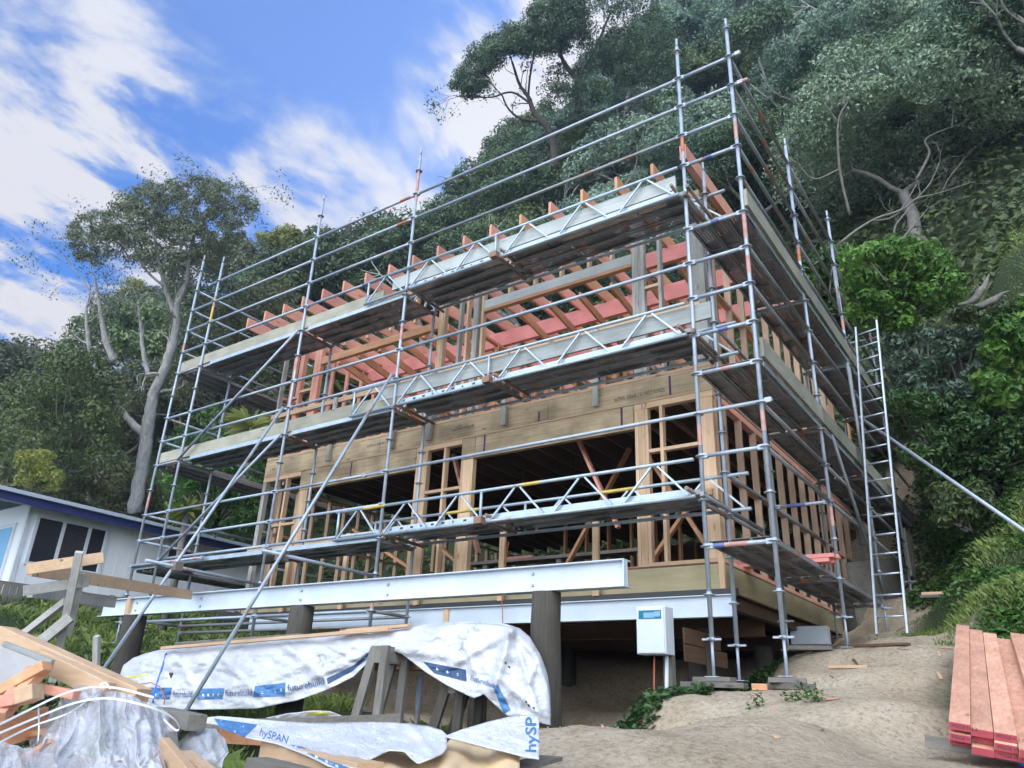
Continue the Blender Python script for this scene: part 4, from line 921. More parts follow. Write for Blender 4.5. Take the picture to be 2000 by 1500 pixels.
# second, nearer sheet thrown over a low pile
def D2(u, v): return 4.2 - (v-1400)*.009 + (u-700)*(-.0002) - wr(u*1.3, v*1.3, .8) - ridge(u, v, 800, 1415, 845, 1475, 7, .05)
def D3(u, v): return 4.0 - (v-1400)*.006 - wr(u+300, v, .6)
A2 = [(385,1403,1409),(430,1399,1417),(480,1403,1441),(540,1408,1453),(600,1412,1476),(640,1412,1496),(690,1411,1512),(720,1410,1485),(760,1411,1466),(790,1413,1468),(803,1414,1482),(816,1416,1492),(835,1418,1485),(862,1426,1474),(873,1436,1462)]
A3 = [(872,1437,1440),(900,1426,1447),(950,1411,1460),(1000,1399,1472),(1030,1396,1480),(1053,1399,1483)]
TW = thing('loose_wrap', tuple(atd(700, 1450, 4)), 'white printed timber wrap thrown over a low pile in the foreground', 'plastic sheet')
sheet('sheet', A2, lambda u, v, t: atd(u, v, D2(u, v)), 'tarp', TW, 90, 20); sheet('flap', A3, lambda u, v, t: atd(u, v, D3(u, v)), 'tarp', TW, 50, 20)
P4 = [(680,1485,1540),(700,1470,1540),(760,1462,1540),(803,1478,1540),(862,1468,1540),(880,1442,1540),(930,1456,1540),(985,1470,1536),(1015,1478,1520)]
def D4(u, v): return 4.25 - (v-1440)*.012 - abs(noise.noise(Vector((u*.02, v*.02, 4))))*.16 - .10*math.sin(u*.045)
sheet('paper_lining', P4, lambda u, v, t: atd(u, v, D4(u, v)), 'paper', TW, 70, 16)
on_sheet('printed_name', 'hySP', [(1047, 1470), (1047, 1400)], 30, D3, 'tarp_blue', TW, mode='d', off=.012, bold=.012)
on_sheet('printed_name', 'hySPAN', [(505, 1436), (560, 1452)], 22, D2, 'tarp_blue', TW, mode='d', off=.012)
for q in (((418, 1403), (503, 1415), (478, 1440), (430, 1422)), ((566, 1454), (590, 1458), (690, 1503), (662, 1503)), ((380, 1404), (392, 1403), (388, 1408), (380, 1408))): patch('printed_band', q, D2, 'tarp_blue', TW, 'd', .012)
for i in range(5): u = 575+i*20; v = 1462+i*9; patch('printed_dot', ((u, v), (u+6, v+2), (u+5, v-4), (u, v-5)), D2, 'white_paint', TW, 'd', .018, 1, 1)
def D5(u, v): return 5.2 - wr(u, v, .5)
sheet('lump', [(520,1402,1406),(560,1394,1408),(610,1388,1408),(645,1389,1408),(668,1398,1406)], lambda u, v, t: atd(u, v, D5(u, v)), 'tarp', TW, 40, 8)
patch('printed_band', ((595, 1396), (606, 1391), (640, 1391), (650, 1396)), D5, 'tarp_yellow', TW, 'd', .01)
board('timber_beam', atd(395, 1418, 4.7), atd(782, 1404, 4.9), .09, .06, 'grey_x', 'grey green beam lying behind the loose white wrap', 'beam')
board('timber_beam', atd(530, 1475, 3.9), atd(720, 1525, 3.3), .14, .14, 'pine_x', 'thick pale beam under the edge of the loose wrap', 'beam')
board('timber_beam', atd(500, 1490, 3.7), atd(640, 1520, 3.4), .12, .05, 'grey_x', 'flat weathered offcut in the grass below the loose wrap', 'offcut')
board('timber_beam', atd(650, 1440, 4.4), atd(430, 1428, 4.3), .10, .12, 'orange_x', 'orange timber under the printed end of the loose wrap', 'beam')
board('timber_beam', atd(1005, 1500, 3.6), atd(1075, 1480, 3.9), .14, .02, 'grey_x', 'thin weathered board lying on the dirt under the wrap flap', 'board')
# ================================================================ rubbish heap bottom left
def offcut(a, b, w, h, mat, label, upv=(0, 0, 1)): return board('timber_offcut', atd(*a), atd(*b), w, h, mat, label, 'offcut', None, .003, upv)
offcut((5, 1243, 3.3), (275, 1368, 2.9), .075, .085, 'pine_x', 'thickest pale beam sticking up across the rubbish heap')
offcut((75, 1285, 3.1), (212, 1352, 2.85), .04, .07, 'pine_x', 'pale plank along the lower face of the thickest beam on the heap')
offcut((-10, 1357, 2.7), (92, 1300, 2.7), .045, .035, 'orange_x', 'orange stick lying nearly level on the grey board')
offcut((8, 1392, 2.6), (92, 1296, 2.75), .05, .035, 'orange_x', 'orange stick leaning steeply to the right on the heap')
offcut((-5, 1400, 2.55), (66, 1308, 2.8), .05, .035, 'lumber', 'shorter orange stick beside the steep one')
offcut((60, 1340, 2.75), (150, 1358, 2.7), .04, .03, 'pink_x', 'thin pink offcut in the middle of the heap')
offcut((-10, 1375, 2.6), (60, 1360, 2.6), .06, .04, 'pink_x', 'pink offcut at the left edge of the heap'); offcut((40, 1362, 2.6), (75, 1350, 2.6), .06, .05, 'pine_x', 'small pale block between pink offcuts')
offcut((318, 1396, 3.0), (385, 1412, 2.75), .07, .055, 'grey_x', 'dark ended beam poking out beside the clear plastic')
offcut((318, 1455, 2.5), (372, 1520, 2.3), .03, .05, 'pine_x', 'narrow pale batten at the foot of the clear plastic'); offcut((330, 1440, 2.6), (352, 1520, 2.35), .03, .04, 'grey_x', 'narrow grey batten at the foot of the clear plastic')
offcut((355, 1480, 2.5), (420, 1530, 2.4), .06, .05, 'pine_x', 'pale offcut beside the small plastic bundle'); offcut((-10, 1440, 2.6), (90, 1405, 2.8), .02, .09, 'orange_x', 'wide brown panel lying in the heap')
q = [atd(-20, 1270, 3.1), atd(8, 1258, 3.1), atd(103, 1295, 2.9), atd(60, 1350, 2.7), atd(-20, 1350, 2.7)]
n_ = (q[2]-q[0]).cross(q[3]-q[0]).normalized()*.012; mb = MB(); mb.add(q+[p+n_ for p in q], [(0,1,2,3,4),(9,8,7,6,5),(0,5,6,1),(1,6,7,2),(2,7,8,3),(3,8,9,4),(4,9,5,0)]); tag(mb.build('wall_board', MT['grey_board'], None, tuple(q[3])), 'grey brown sheet of board with white edge on the rubbish heap', 'board')
offcut((8, 1257, 3.09), (103, 1294, 2.89), .016, .02, 'white_x' if 'white_x' in MT else 'silver_x', 'thin white trim along the top edge of the grey brown sheet')
random.seed(123)
for i in range(13):
    u, v = rnd(-10, 300), rnd(1395, 1500); d = 2.95-(v-1385)*.003; an = rnd(-.5, .9); L_ = rnd(50, 130)
    offcut((u, v, d), (u+L_*math.cos(an), v-L_*math.sin(an)*.6, d+rnd(-.15, .15)), rnd(.02, .045), rnd(.012, .025), ('orange_x', 'pine_x', 'pink_x', 'lumber')[i % 4], 'short timber offcut lying under the clear plastic')
for o_ in COL.objects:
    if o_.get('label') == 'short timber offcut lying under the clear plastic': o_['group'] = 'offcuts under the plastic'
def plastic_mat():
    m, nt, b = mat_base('clear_plastic'); geo = NN(nt, 'ShaderNodeNewGeometry')
    n1 = NN(nt, 'ShaderNodeTexNoise', {0: geo.outputs['Position'], 'Scale': 5, 'Detail': 3, 'Roughness': .5})
    b.inputs['Base Color'].default_value = (.62, .63, .67, 1); b.inputs['Roughness'].default_value = .14; b.inputs['Specular IOR Level'].default_value = .9
    a = NN(nt, 'ShaderNodeMapRange', {0: n1.outputs[0], 1: .35, 2: .65, 3: .38, 4: .72}); nt.links.new(a.outputs[0], b.inputs['Alpha']); MT['clear_plastic'] = m
plastic_mat()
def crumple(name, c, rx, ry, rz, seed, label, n=48):
    m = MB(); c = Vector(c); random.seed(int(seed*10))
    for sh in (1.0, .86, .7):
        vs = []
        for j in range(n//2+1):
            th = math.pi*j/(n//2)
            for i in range(n):
                ph = 2*math.pi*(i+(.5 if j % 2 else 0))/n; d = Vector((math.sin(th)*math.cos(ph), math.sin(th)*math.sin(ph), math.cos(th))); q = d+Vector((seed, sh*3, 0))
                k = sh*(1.0+.35*noise.noise(q*1.5)-.55*abs(noise.noise(q*2.4))-.30*abs(noise.noise(Vector((q.x*5, q.y*5, q.z*1.6))))+.10*noise.noise(q*9)+rnd(-.035, .035))
                vs.append(c+Vector((d.x*rx, d.y*ry, d.z*rz))*k)
        fs = [(j*n+i, (j+1)*n+i, (j+1)*n+(i+1) % n, j*n+(i+1) % n) for j in range(n//2) for i in range(n)]
        m.add(vs, fs, False)
    return tag(m.build(name, MT['clear_plastic'], None, tuple(c)), label, 'plastic wrap')
def film(tab, d0, slope, amp, sd, label, nu=170, nv=80, layers=((0, 1), (.05, 1.3))):
    us = [q[0] for q in tab]; um = sum(us)/len(us); w2 = (us[-1]-us[0])/2; m = MB()
    for (dz, am) in layers:
        vs = []
        for j in range(nv+1):
            for i in range(nu+1):
                u = us[0]+(us[-1]-us[0])*i/nu; a, b = interp(tab, u)[:2]; t = j/nv; v = a+(b-a)*t
                k = max(0, 1-((u-um)/w2)**2)**.5; bulge = .22*k*math.sin(min(1, t*1.3)*1.57)
                fx = (u-um)*(1-.35*t)
                f = abs(noise.noise(Vector((fx*.022+sd, v*.006+dz*9, sd))))*.16 + abs(noise.noise(Vector((fx*.055+sd, v*.018, sd+4+dz*30))))*.07 + abs(noise.noise(Vector((u*.09+v*.05, v*.07-u*.03, sd+9+dz*50))))*.018+abs(noise.noise(Vector((u*.2-v*.12, v*.16, sd+15))))*.005
                vs.append(atd(u+6*noise.noise(Vector((u*.05, v*.05, sd))), v+5*noise.noise(Vector((u*.06, v*.04, sd+2))), d0+slope*t-bulge+f*amp*am+dz))
        m.add(vs, [(j*(nu+1)+i, (j+1)*(nu+1)+i, (j+1)*(nu+1)+i+1, j*(nu+1)+i+1) for j in range(nv) for i in range(nu)], True)
    return tag(m.build('plastic_wrap', MT['clear_plastic'], None, tuple(atd(um, tab[0][2], d0))), label, 'plastic wrap')
film([(60,1425,1530),(90,1400,1530),(120,1368,1530),(150,1350,1530),(190,1345,1530),(240,1352,1530),(290,1372,1530),(325,1392,1535),(345,1425,1540),(350,1450,1535)], 2.75, -.35, 1.0, 1.7, 'largest crumpled bundle of clear plastic wrap on the rubbish heap')
film([(-30,1440,1560),(0,1450,1560),(60,1462,1560),(130,1480,1560),(160,1500,1560)], 2.35, -.2, .8, 5.2, 'low crumpled clear plastic at the bottom left corner of the heap', 90, 40)
film([(350,1455,1470),(365,1432,1500),(395,1420,1512),(420,1425,1515),(437,1440,1490),(446,1458,1470)], 2.8, -.1, .6, 8.4, 'small crumpled clear plastic bundle right of the big one', 60, 50)
film([(140,1345,1356),(165,1334,1368),(190,1335,1370),(215,1350,1366)], 2.9, -.05, .4, 3.3, 'clear plastic caught over the end of the thick beam', 40, 24)
def strap(pts, w, label):
    P = [atd(*p) for p in pts]; m = MB(); Q = []
    for i in range(len(P)-1):
        p0 = P[max(i-1, 0)]; p1 = P[i]; p2 = P[i+1]; p3 = P[min(i+2, len(P)-1)]
        for k in range(6): t = k/6; Q.append(.5*((2*p1)+(p2-p0)*t+(2*p0-5*p1+4*p2-p3)*t*t+(3*p1-p0-3*p2+p3)*t**3))
    Q.append(P[-1]); hw = Vector((0, 0, w/2)); th = Vector((.0, .0012, 0))
    vs = []
    for q in Q: vs += [q-hw-th, q+hw-th, q+hw+th, q-hw+th]
    fs = [(4*i+k, 4*i+4+k, 4*i+4+(k+1) % 4, 4*i+(k+1) % 4) for i in range(len(Q)-1) for k in range(4)]
    m.add(vs, fs, False); return tag(m.build('packing_strap', MT['strap_white'], None, tuple(P[0])), label, 'strap')
strap([(-20, 1425, 2.3), (60, 1385, 2.4), (140, 1350, 2.45), (215, 1342, 2.5), (300, 1362, 2.5)], .0065, 'white strap arching over the top of the clear plastic')
strap([(-20, 1440, 2.25), (80, 1398, 2.35), (150, 1372, 2.4), (215, 1364, 2.4), (290, 1380, 2.4), (335, 1400, 2.45), (350, 1420, 2.5), (343, 1426, 2.5), (320, 1405, 2.5)], .006, 'white strap ending in a loop at the right of the clear plastic')
strap([(75, 1385, 2.3), (76, 1420, 2.3), (74, 1450, 2.25)], .009, 'short white strap hanging down in front of the heap'); strap([(-10, 1455, 2.2), (60, 1420, 2.3), (140, 1390, 2.35), (190, 1352, 2.5)], .005, 'thin white strap lying low across the heap')
strap([(195, 1337, 2.7), (207, 1334, 2.7), (215, 1345, 2.68)], .006, 'tiny curl of white strap at the end of the thick beam')
# ================================================================ pink boards on the lower side deck, lumber stack, ladder, meter box
for k, (y, z) in enumerate(((1.75, .60), (1.86, .60), (1.75, .65), (1.86, .65))):
    board('pink_board', (-2.9+.05*k, y-.02, z+.0), (.10+.03*k, y+.02, z), .09, .045, 'beam_pink', 'pink board poking out of the house over the lower side deck', 'board', 'pink boards on the side deck')
F0 = atd(1853, 1411, 4.85); BK = atd(1868, 1222, 8.3); dirv = (BK-F0).normalized(); acr = (atd(1996, 1452, 4.5)-F0); acr = (acr-dirv*acr.dot(dirv)).normalized(); upn = acr.cross(dirv).normalized()
if upn.z < 0: upn = -upn
random.seed(21); ln = (BK-F0).length
for lay in range(3):
    for i in range(10):
        w = .118; s0 = rnd(-.05, .05)+(.12 if i > 3 else 0)*(lay == 0); lift = .05 if (lay == 0 and i in (0, 4, 5)) else 0
        if lay == 0 and i == 3: continue
        a = F0 + acr*(w*.5+i*(w+.003)+rnd(-.002, .002)) - upn*(.024+lay*.049-lift*.35) + dirv*(s0-.06*i*.5); b = a+dirv*(ln-.1*(i % 3)+rnd(-.05, .05)) 
        o = board('lumber_board', a, b, w, .046, 'lumber', 'pale sawn board in the top layer of the lumber stack at right' if lay == 0 else 'sawn board in the lower layers of the lumber stack at right', 'board', 'top boards of the lumber stack' if lay == 0 else 'lower boards of the lumber stack', .002, upn)
        e = MB().bar(a-dirv*.0025, a-dirv*.0005, w-.003, .043, upn); part('painted_end', e, 'end_red', o)
        if i % 2 == 0: 
            t = text_mesh('MSG8 H3.2', .03); t.materials.clear(); t.materials.append(MT['ink']); to = bpy.data.objects.new('stamp', t); COL.objects.link(to); to.parent = o
            M_ = Matrix((acr, upn, -dirv)).transposed().to_4x4(); M_.translation = a-dirv*.004-acr*.045-upn*.008-Vector(o.location); to.matrix_local = M_
g0 = F0 - upn*.17 + dirv*.12
board('bearer', g0-acr*.14, g0+acr*1.1, .09, .07, 'grey_x', 'weathered bearer under the front of the lumber stack', 'bearer'); board('bearer', g0+dirv*2.6-acr*.05-upn*.02, g0+dirv*2.6+acr*1.1-upn*.02, .09, .07, 'grey_x', 'weathered bearer under the far end of the lumber stack', 'bearer')
st = MB(); st.path([F0+acr*.35-upn*.15-dirv*.02, F0+acr*.5-upn*.20-dirv*.06, F0+acr*.8-upn*.21-dirv*.05, F0+acr*1.2-upn*.2], .010, 6); tag(st.build('strap', MT['strap_blue'], None, tuple(F0)), 'dark blue strap on the ground under the lumber stack', 'strap')
LD = thing('ladder', (.38, 3.4, -.08), 'long aluminium ladder leaning on the side scaffold', 'ladder')
la, lb = Vector((.20, 3.35, -.10)), Vector((.19, 5.25, 5.20)); ra, rb = Vector((.57, 3.30, -.10)), Vector((.55, 5.15, 5.20))
part('stile', MB().bar(la, lb, .06, .026, (1, 0, 0)), 'alu', LD); part('stile', MB().bar(ra, rb, .06, .026, (1, 0, 0)), 'alu', LD)
for i in range(18):
    t = (i+.8)/18.4; part('rung', MB().tube(la+(lb-la)*t, ra+(rb-ra)*t, .014, 8), 'alu', LD)
mx0 = at(1243, 1230, 'y', .2).x; mx1 = at(1300, 1230, 'y', .2).x; mz1 = at(1270, 1184, 'y', .2).z; mz0 = at(1270, 1278, 'y', .2).z
MBX = thing('meter_box', (mx0+.18, .3, mz0), 'white electricity meter box with a small window on a short post', 'meter box')
part('case', MB().box((mx0, .2, mz0), (mx1, .42, mz1)), 'white_paint', MBX, .008)
part('door', MB().box((mx0+.012, .185, mz0+.012), (mx1-.012, .198, mz1-.012)), 'white_paint', MBX, .004)
wf = part('window', MB().box((mx0+.04, .180, mz1-.135), (mx1-.04, .184, mz1-.045)), 'blue_glass', MBX, .0)
part('meter', MB().box((mx0+.10, .1785, mz1-.125), (mx0+.23, .1795, mz1-.07)), 'sky_glass', MBX); part('meter', MB().box((mx1-.12, .1785, mz1-.115), (mx1-.05, .1795, mz1-.06)), 'sky_glass', MBX)
part('post', MB().box((mx0+.20, .43, -1.75), (mx0+.30, .53, mz1-.1)), 'grey_z', MBX); part('conduit', MB().tube((mx0+.28, .36, mz0+.02), (mx0+.24, .33, -1.7), .022, 8), 'pvc', MBX); part('cable', MB().path([(mx0+.15, .32, mz0), (mx0+.14, .30, -1.0), (mx0+.10, .32, -1.3), (mx0+.13, .3, -1.6)], .009, 6), 'red_cable', MBX)
FB = thing('timber_edging', (-.95, 1.2, -1), 'short dark plank edging beside the meter box', 'edging')
part('plank', MB().box((mx1-.02, .7, -.60), (mx1+.0, 2.0, -.42)), 'dark_wood', FB); part('plank', MB().box((mx1-.02, .7, -.41), (mx1+.0, 1.8, -.24)), 'dark_wood', FB); part('post', MB().box((mx1+.002, 1.3, -1.4), (mx1+.08, 1.38, -.26)), 'pole', FB)
cb = MB().path([(-4.0, .95, 1.0), (-4.0, .85, .2), (-3.93, .80, -.1), (-3.95, .6, -.75)], .007, 5); tag(cb.build('cable', MT['red_cable'], None, (-4, .9, 0)), 'thin red power lead hanging down from the house floor', 'cable')
# sole boards
def slab(name, x, y, z, lx, ly, t, rot, mat, label, group=None):
    m = MB().box((-lx/2, -ly/2, 0), (lx/2, ly/2, t)); o = tag(m.build(name, MT[mat], None, (0, 0, 0), .004), label, 'board', group); o.location = (x, y, z); o.rotation_euler = (0, 0, rot); return o
slab('sole_board', -.72, -.02, -.90, .62, .23, .05, .15, 'grey_x', 'wide weathered pad board under the corner scaffold leg left of the path'); slab('sole_board', -.72, .0, -.845, .40, .16, .045, -.1, 'grey_x', 'smaller weathered pad board stacked under the left corner scaffold leg')
slab('sole_board', .0, .0, -.90, .50, .20, .05, -.5, 'grey_x', 'lower weathered pad board under the outermost corner scaffold leg'); slab('sole_board', .0, .0, -.845, .34, .2, .045, .25, 'grey_x', 'upper pad board under the outermost corner scaffold leg'); slab('sole_board', -.22, -.16, -.92, .14, .1, .06, .3, 'orange_x', 'small orange ended block beside the outermost corner scaffold leg')
slab('board_scrap', .2, 1.6, gz(.2, 1.6)+.02, .42, .12, .035, -.1, 'pine_x', 'pale scrap of timber lying on the dirt path below the ladder'); slab('board_scrap', .35, 2.5, gz(.35, 2.5)+.02, .75, .10, .03, -.3, 'dark_wood', 'dark board lying on the dirt path below the ladder'); slab('board_scrap', .95, 4.6, gz(.9, 4.3)+.06, .7, .14, .04, .1, 'grey_x', 'grey board lying behind the foot of the ladder'); slab('board_scrap', .95, 4.63, gz(.9, 4.3)+.105, .66, .12, .04, .05, 'pine_x', 'pale board lying on the grey one behind the foot of the ladder')
slab('board_scrap', -.35, 2.2, gz(-.35, 2.2)+.03, .5, .2, .05, .2, 'grey_x', 'weathered sole plate under the side of the house by the path')
random.seed(140)
for i in range(22):
    x = rnd(-.4, 1.3); y = rnd(-3.2, 4.5); L_ = rnd(.03, .16); a_ = rnd(0, 3.1)
    b_ = MB().bar((x, y, gzn(x, y)+.008), (x+L_*math.cos(a_), y+L_*math.sin(a_), gzn(x+L_*math.cos(a_), y+L_*math.sin(a_))+.01), rnd(.01, .03), .008)
    tag(b_.build('wood_chip', MT[('grey_x', 'pine_x', 'dark_wood', 'pink_x')[i % 4]], None, (x, y, gz(x, y))), 'small wood chip lying on the dirt path', 'wood chip', 'wood chips on the path')
# retaining wall and concrete at the back of the side
RW = thing('retaining_wall', (-.6, 9, .5), 'timber pole retaining wall behind the side scaffold', 'retaining wall')
for i, (x, y, h) in enumerate(((-.8, 6.6, 1.0), (-.75, 7.5, 1.3), (-.5, 8.5, 1.6), (-.3, 9.3, 2.2), (.15, 9.9, 2.5), (.5, 9.9, 2.5))): part('post', MB().tube((x, y, -.5), (x, y, h), .12, 12), 'green_z' if i % 2 else 'pole', RW)
part('boards', MB().bar((-.68, 6.5, .6), (-.15, 9.6, 1.2), .05, 1.6), 'grey_y', RW); part('boards', MB().bar((-.2, 9.75, 1.5), (.55, 9.75, 1.5), .05, 1.8), 'green_x', RW)
CW = MB().bar((.35, 10.9, 2.0), (2.2, 11.0, 2.1), .2, .7); tag(CW.build('concrete_wall', MT['concrete'], None, (1, 11, 2)), 'low grey concrete wall in the grass behind the scaffold', 'wall')
# saw bench inside the lower storey
SB = thing('work_bench', (-4.2, 3.0, .54), 'grey plank work bench on trestles inside the lower storey', 'bench')
part('plank', MB().box((-6.2, 2.8, 1.12), (-2.7, 3.1, 1.17)), 'grey_x', SB)
for x in (-5.9, -4.4, -2.95): part('leg', MB().box((x, 2.85, .54), (x+.09, 2.94, 1.118)), 'grey_z', SB); part('leg', MB().box((x, 3.0, .54), (x+.09, 3.09, 1.118)), 'grey_z', SB)
board('pink_board', (-5.6, 2.95, 1.2), (-4.9, 2.95, 1.2), .1, .05, 'beam_pink', 'short pink offcut lying on the work bench', 'board')
# ================================================================ special trees
def ptree(name, label, paths, clumps, depth, barkm, leafm, twig_depth=3, twig_len=1.2, L=.15, nl=70, group=None, seed=5, flat=.8, up_=.1, wig=.25):
    random.seed(seed); base = atd(*paths[0][0][:2], depth); t = thing(name, tuple(base), label, 'tree', group); mb = MB(); tips = []
    for P in paths:
        pts = [atd(u, v, depth+(dd if len(q) > 3 else 0)) for q in P for (u, v, r, dd) in [tuple(q)+(0,)*(4-len(q))]]
        rs = [q[2]*depth/FPX/2*(.74 if name == 'pale_trunk_tree' else 1) for q in P]; S_ = []; RS = []
        for i in range(len(pts)-1):
            p0 = pts[max(i-1, 0)]; p1 = pts[i]; p2 = pts[i+1]; p3 = pts[min(i+2, len(pts)-1)]
            for k in range(5): tt = k/5; S_.append(.5*((2*p1)+(p2-p0)*tt+(2*p0-5*p1+4*p2-p3)*tt*tt+(3*p1-p0-3*p2+p3)*tt**3)+rdir()*rs[i]*.15); RS.append(rs[i]+(rs[i+1]-rs[i])*tt)
        S_.append(pts[-1]); RS.append(rs[-1]); mb.path(S_, RS, 9)
        d = (pts[-1]-pts[-2]).normalized()
        for _ in range(2 if twig_depth else 0): branch(mb, S_[-1], (d+rdir()*.4).normalized(), rs[-1]*.8, twig_len, twig_depth, tips, .3, 2, up_, .7, 4, wig, 3)
        if twig_depth > 1:
            for k in range(len(S_)//2, len(S_), 3): branch(mb, S_[k], (d+rdir()*.9).normalized(), RS[k]*.4, twig_len*.8, twig_depth-1, tips, .3, 2, up_, .7, 4, wig, 3)
    part('trunk', mb, barkm, t)
    lv = Leaves()
    for (u, v, r, n, dd) in clumps: lv.clump(atd(u, v, depth+dd), r*depth/FPX, n, L, flat, .35)
    for q in tips: lv.clump(q, .45, nl, L, .8, .1)
    off = parent_loc(t); lv.v = [p-off for p in lv.v]
    if lv.v: obj('crown', lv.mesh('crown', MT[leafm]), None, t)
    return t
random.seed(50)
cl = []
def inpoly(u, v, P):
    c = False; j = len(P)-1
    for i in range(len(P)):
        if (P[i][1] > v) != (P[j][1] > v) and u < (P[j][0]-P[i][0])*(v-P[i][1])/(P[j][1]-P[i][1])+P[i][0]: c = not c
        j = i
    return c
def fillpoly(P, n, r, nl, dd=(-2, 2)):
    out = []; us = [p[0] for p in P]; vs_ = [p[1] for p in P]
    while len(out) < n:
        u, v = rnd(min(us), max(us)), rnd(min(vs_), max(vs_))
        if inpoly(u, v, P): out.append((u, v, rnd(*r), nl, rnd(*dd)))
    return out
PL = [(140, 480), (138, 440), (165, 415), (200, 415), (240, 380), (300, 355), (360, 348), (420, 352), (460, 358), (495, 378), (505, 405), (480, 440), (460, 490), (420, 530), (370, 520), (330, 540), (280, 520), (220, 510), (180, 520), (150, 505)]
ptree('pale_trunk_tree', 'tall wind swept tree with pale forked trunks and sparse crown behind the white house',
      [[(262, 1000, 36), (280, 900, 34), (292, 820, 32), (300, 770, 26), (325, 710, 24), (342, 650, 20), (345, 590, 14)],
       [(284, 850, 24), (262, 830, 20), (240, 805, 16), (215, 765, 14), (185, 720, 13), (172, 660, 11), (168, 600, 7)],
       [(290, 735, 12), (280, 690, 12), (275, 640, 8), (270, 590, 5)], [(222, 705, 18), (205, 660, 16), (195, 600, 9), (185, 540, 5)],
       [(340, 610, 14), (325, 570, 12), (312, 520, 9), (300, 460, 5)], [(344, 600, 13), (365, 550, 11), (372, 490, 8), (390, 430, 5)], [(365, 520, 8), (350, 470, 6), (345, 410, 4)], [(320, 560, 7), (280, 520, 6), (250, 450, 4)], [(372, 490, 6), (420, 460, 4), (460, 400, 3)], [(195, 600, 6), (170, 560, 4), (140, 520, 3)]],
      fillpoly(PL, 520, (9, 18), 62), 27, 'bark_pale', 'leaf_grey', 3, .75, .105, 6, None, 5, .8, -.02, .35)
PS = [(878, 160), (905, 120), (940, 90), (975, 60), (1010, 60), (1040, 20), (1060, -10), (1130, -10), (1140, 60), (1090, 100), (1040, 110), (1000, 105), (960, 130), (945, 175), (905, 190)]
ptree('skyline_tree', 'spreading tree on the skyline with curling bare limbs against the cloud',
      [[(1085, 330, 16), (1075, 260, 14), (1045, 222, 11), (1032, 190, 8), (1015, 165, 6), (1000, 120, 4)], [(1060, 235, 8), (1020, 232, 6), (995, 215, 4), (980, 185, 3)], [(1130, 220, 16), (1128, 160, 12), (1100, 120, 8), (1080, 60, 5)], [(1040, 205, 5), (1000, 180, 4), (960, 190, 3), (910, 188, 2)], [(1032, 190, 5), (1035, 150, 4), (1045, 100, 3)], [(1128, 160, 7), (1165, 90, 5), (1190, 30, 4)]],
      fillpoly(PS, 170, (12, 26), 210)+fillpoly([(1050, 170), (1090, 130), (1150, 120), (1200, 60), (1330, 60), (1330, 140), (1200, 180), (1100, 230), (1060, 230)], 90, (14, 28), 150)+fillpoly([(1100, -20), (1290, -20), (1290, 110), (1150, 130), (1100, 80)], 60, (14, 28), 150), 40, 'bark_dark', 'leaf_bush', 2, .9, .15, 10, None, 9, .8, .0)
def dead(paths, depth, label, seed):
    paths = [[(q[0], q[1], q[2]*.62) for q in P] for P in paths]
    return ptree('dead_branch_tree', label, paths, [], depth, 'bark_mid', 'leaf_dark', 2, .5, .1, 0, None, seed, .8, .02, .4)
dead([[(1640, 475, 9), (1700, 432, 8), (1760, 410, 7), (1790, 388, 6), (1830, 378, 4), (1898, 356, 2)], [(1790, 388, 5), (1815, 360, 4), (1835, 318, 2)], [(1840, 375, 3), (1855, 345, 3), (1878, 318, 2)], [(1745, 490, 9), (1750, 440, 7), (1785, 400, 4)], [(1760, 470, 7), (1785, 440, 6), (1810, 410, 3)], [(1700, 432, 6), (1750, 420, 5), (1790, 360, 3)]], 15, 'pale dead branches reaching right above the bright green bush', 31)
dead([[(1660, 420, 9), (1640, 330, 8), (1637, 240, 6), (1655, 200, 3)], [(1637, 240, 5), (1610, 200, 3)], [(1640, 330, 6), (1590, 350, 5), (1560, 320, 3)]], 19, 'bare grey forked branches in the dark part of the hillside', 33)
dead([[(1790, 350, 9), (1815, 300, 8), (1810, 270, 5), (1880, 240, 2)], [(1860, 250, 4), (1862, 180, 3), (1870, 120, 2)]], 21, 'thin grey branches high in the dark hillside at right', 35)
dead([[(1210, 430, 9), (1215, 370, 9), (1180, 345, 5), (1165, 340, 2)], [(1215, 370, 6), (1240, 330, 4), (1245, 290, 2)]], 24, 'grey branches behind the rafters', 37)
def bushes(name, P, n, r, nl, L, dep, leafm, label, seed, cat='bush', group=None):
    random.seed(seed); c = fillpoly(P, n, r, nl, dep); lv = Leaves(); D0 = sum(dep)/2; base = atd(sum(p[0] for p in P)/len(P), max(p[1] for p in P), D0)
    t = thing(name, tuple(base), label, cat, group); mb = MB()
    for (u, v, rr, nn, dd) in c:
        q = atd(u, v, dd); lv.clump(q, rr*dd/FPX, nn, L, .8, .45)
        if random.random() < .3: mb.path([base+(q-base)*.1, base+(q-base)*.6+rdir()*.2, q], [.04, .025, .01], 5)
    lv.v = [p-base for p in lv.v]; obj('crown', lv.mesh('crown', MT[leafm]), None, t); part('stem', mb, 'bark_mid', t); return t
bushes('broadleaf_bush', [(1660, 500), (1700, 478), (1790, 478), (1850, 500), (1890, 560), (1850, 600), (1760, 640), (1690, 640), (1640, 600), (1640, 560)], 130, (12, 30), 110, .12, (13.6, 15.4), 'leaf_bright', 'bright green broad leaved bush above the side scaffold', 61)
bushes('pale_bush', [(1740, 660), (1850, 640), (1930, 660), (1950, 760), (1850, 800), (1760, 780)], 110, (12, 28), 110, .11, (14, 15.5), 'leaf_pale', 'pale grey green bush right of the ladder', 62)
bushes('green_bush', [(1920, 620), (2020, 580), (2030, 800), (1930, 790)], 55, (18, 36), 85, .16, (13, 15), 'leaf_bright', 'bright green bush at the right edge of the picture', 63)
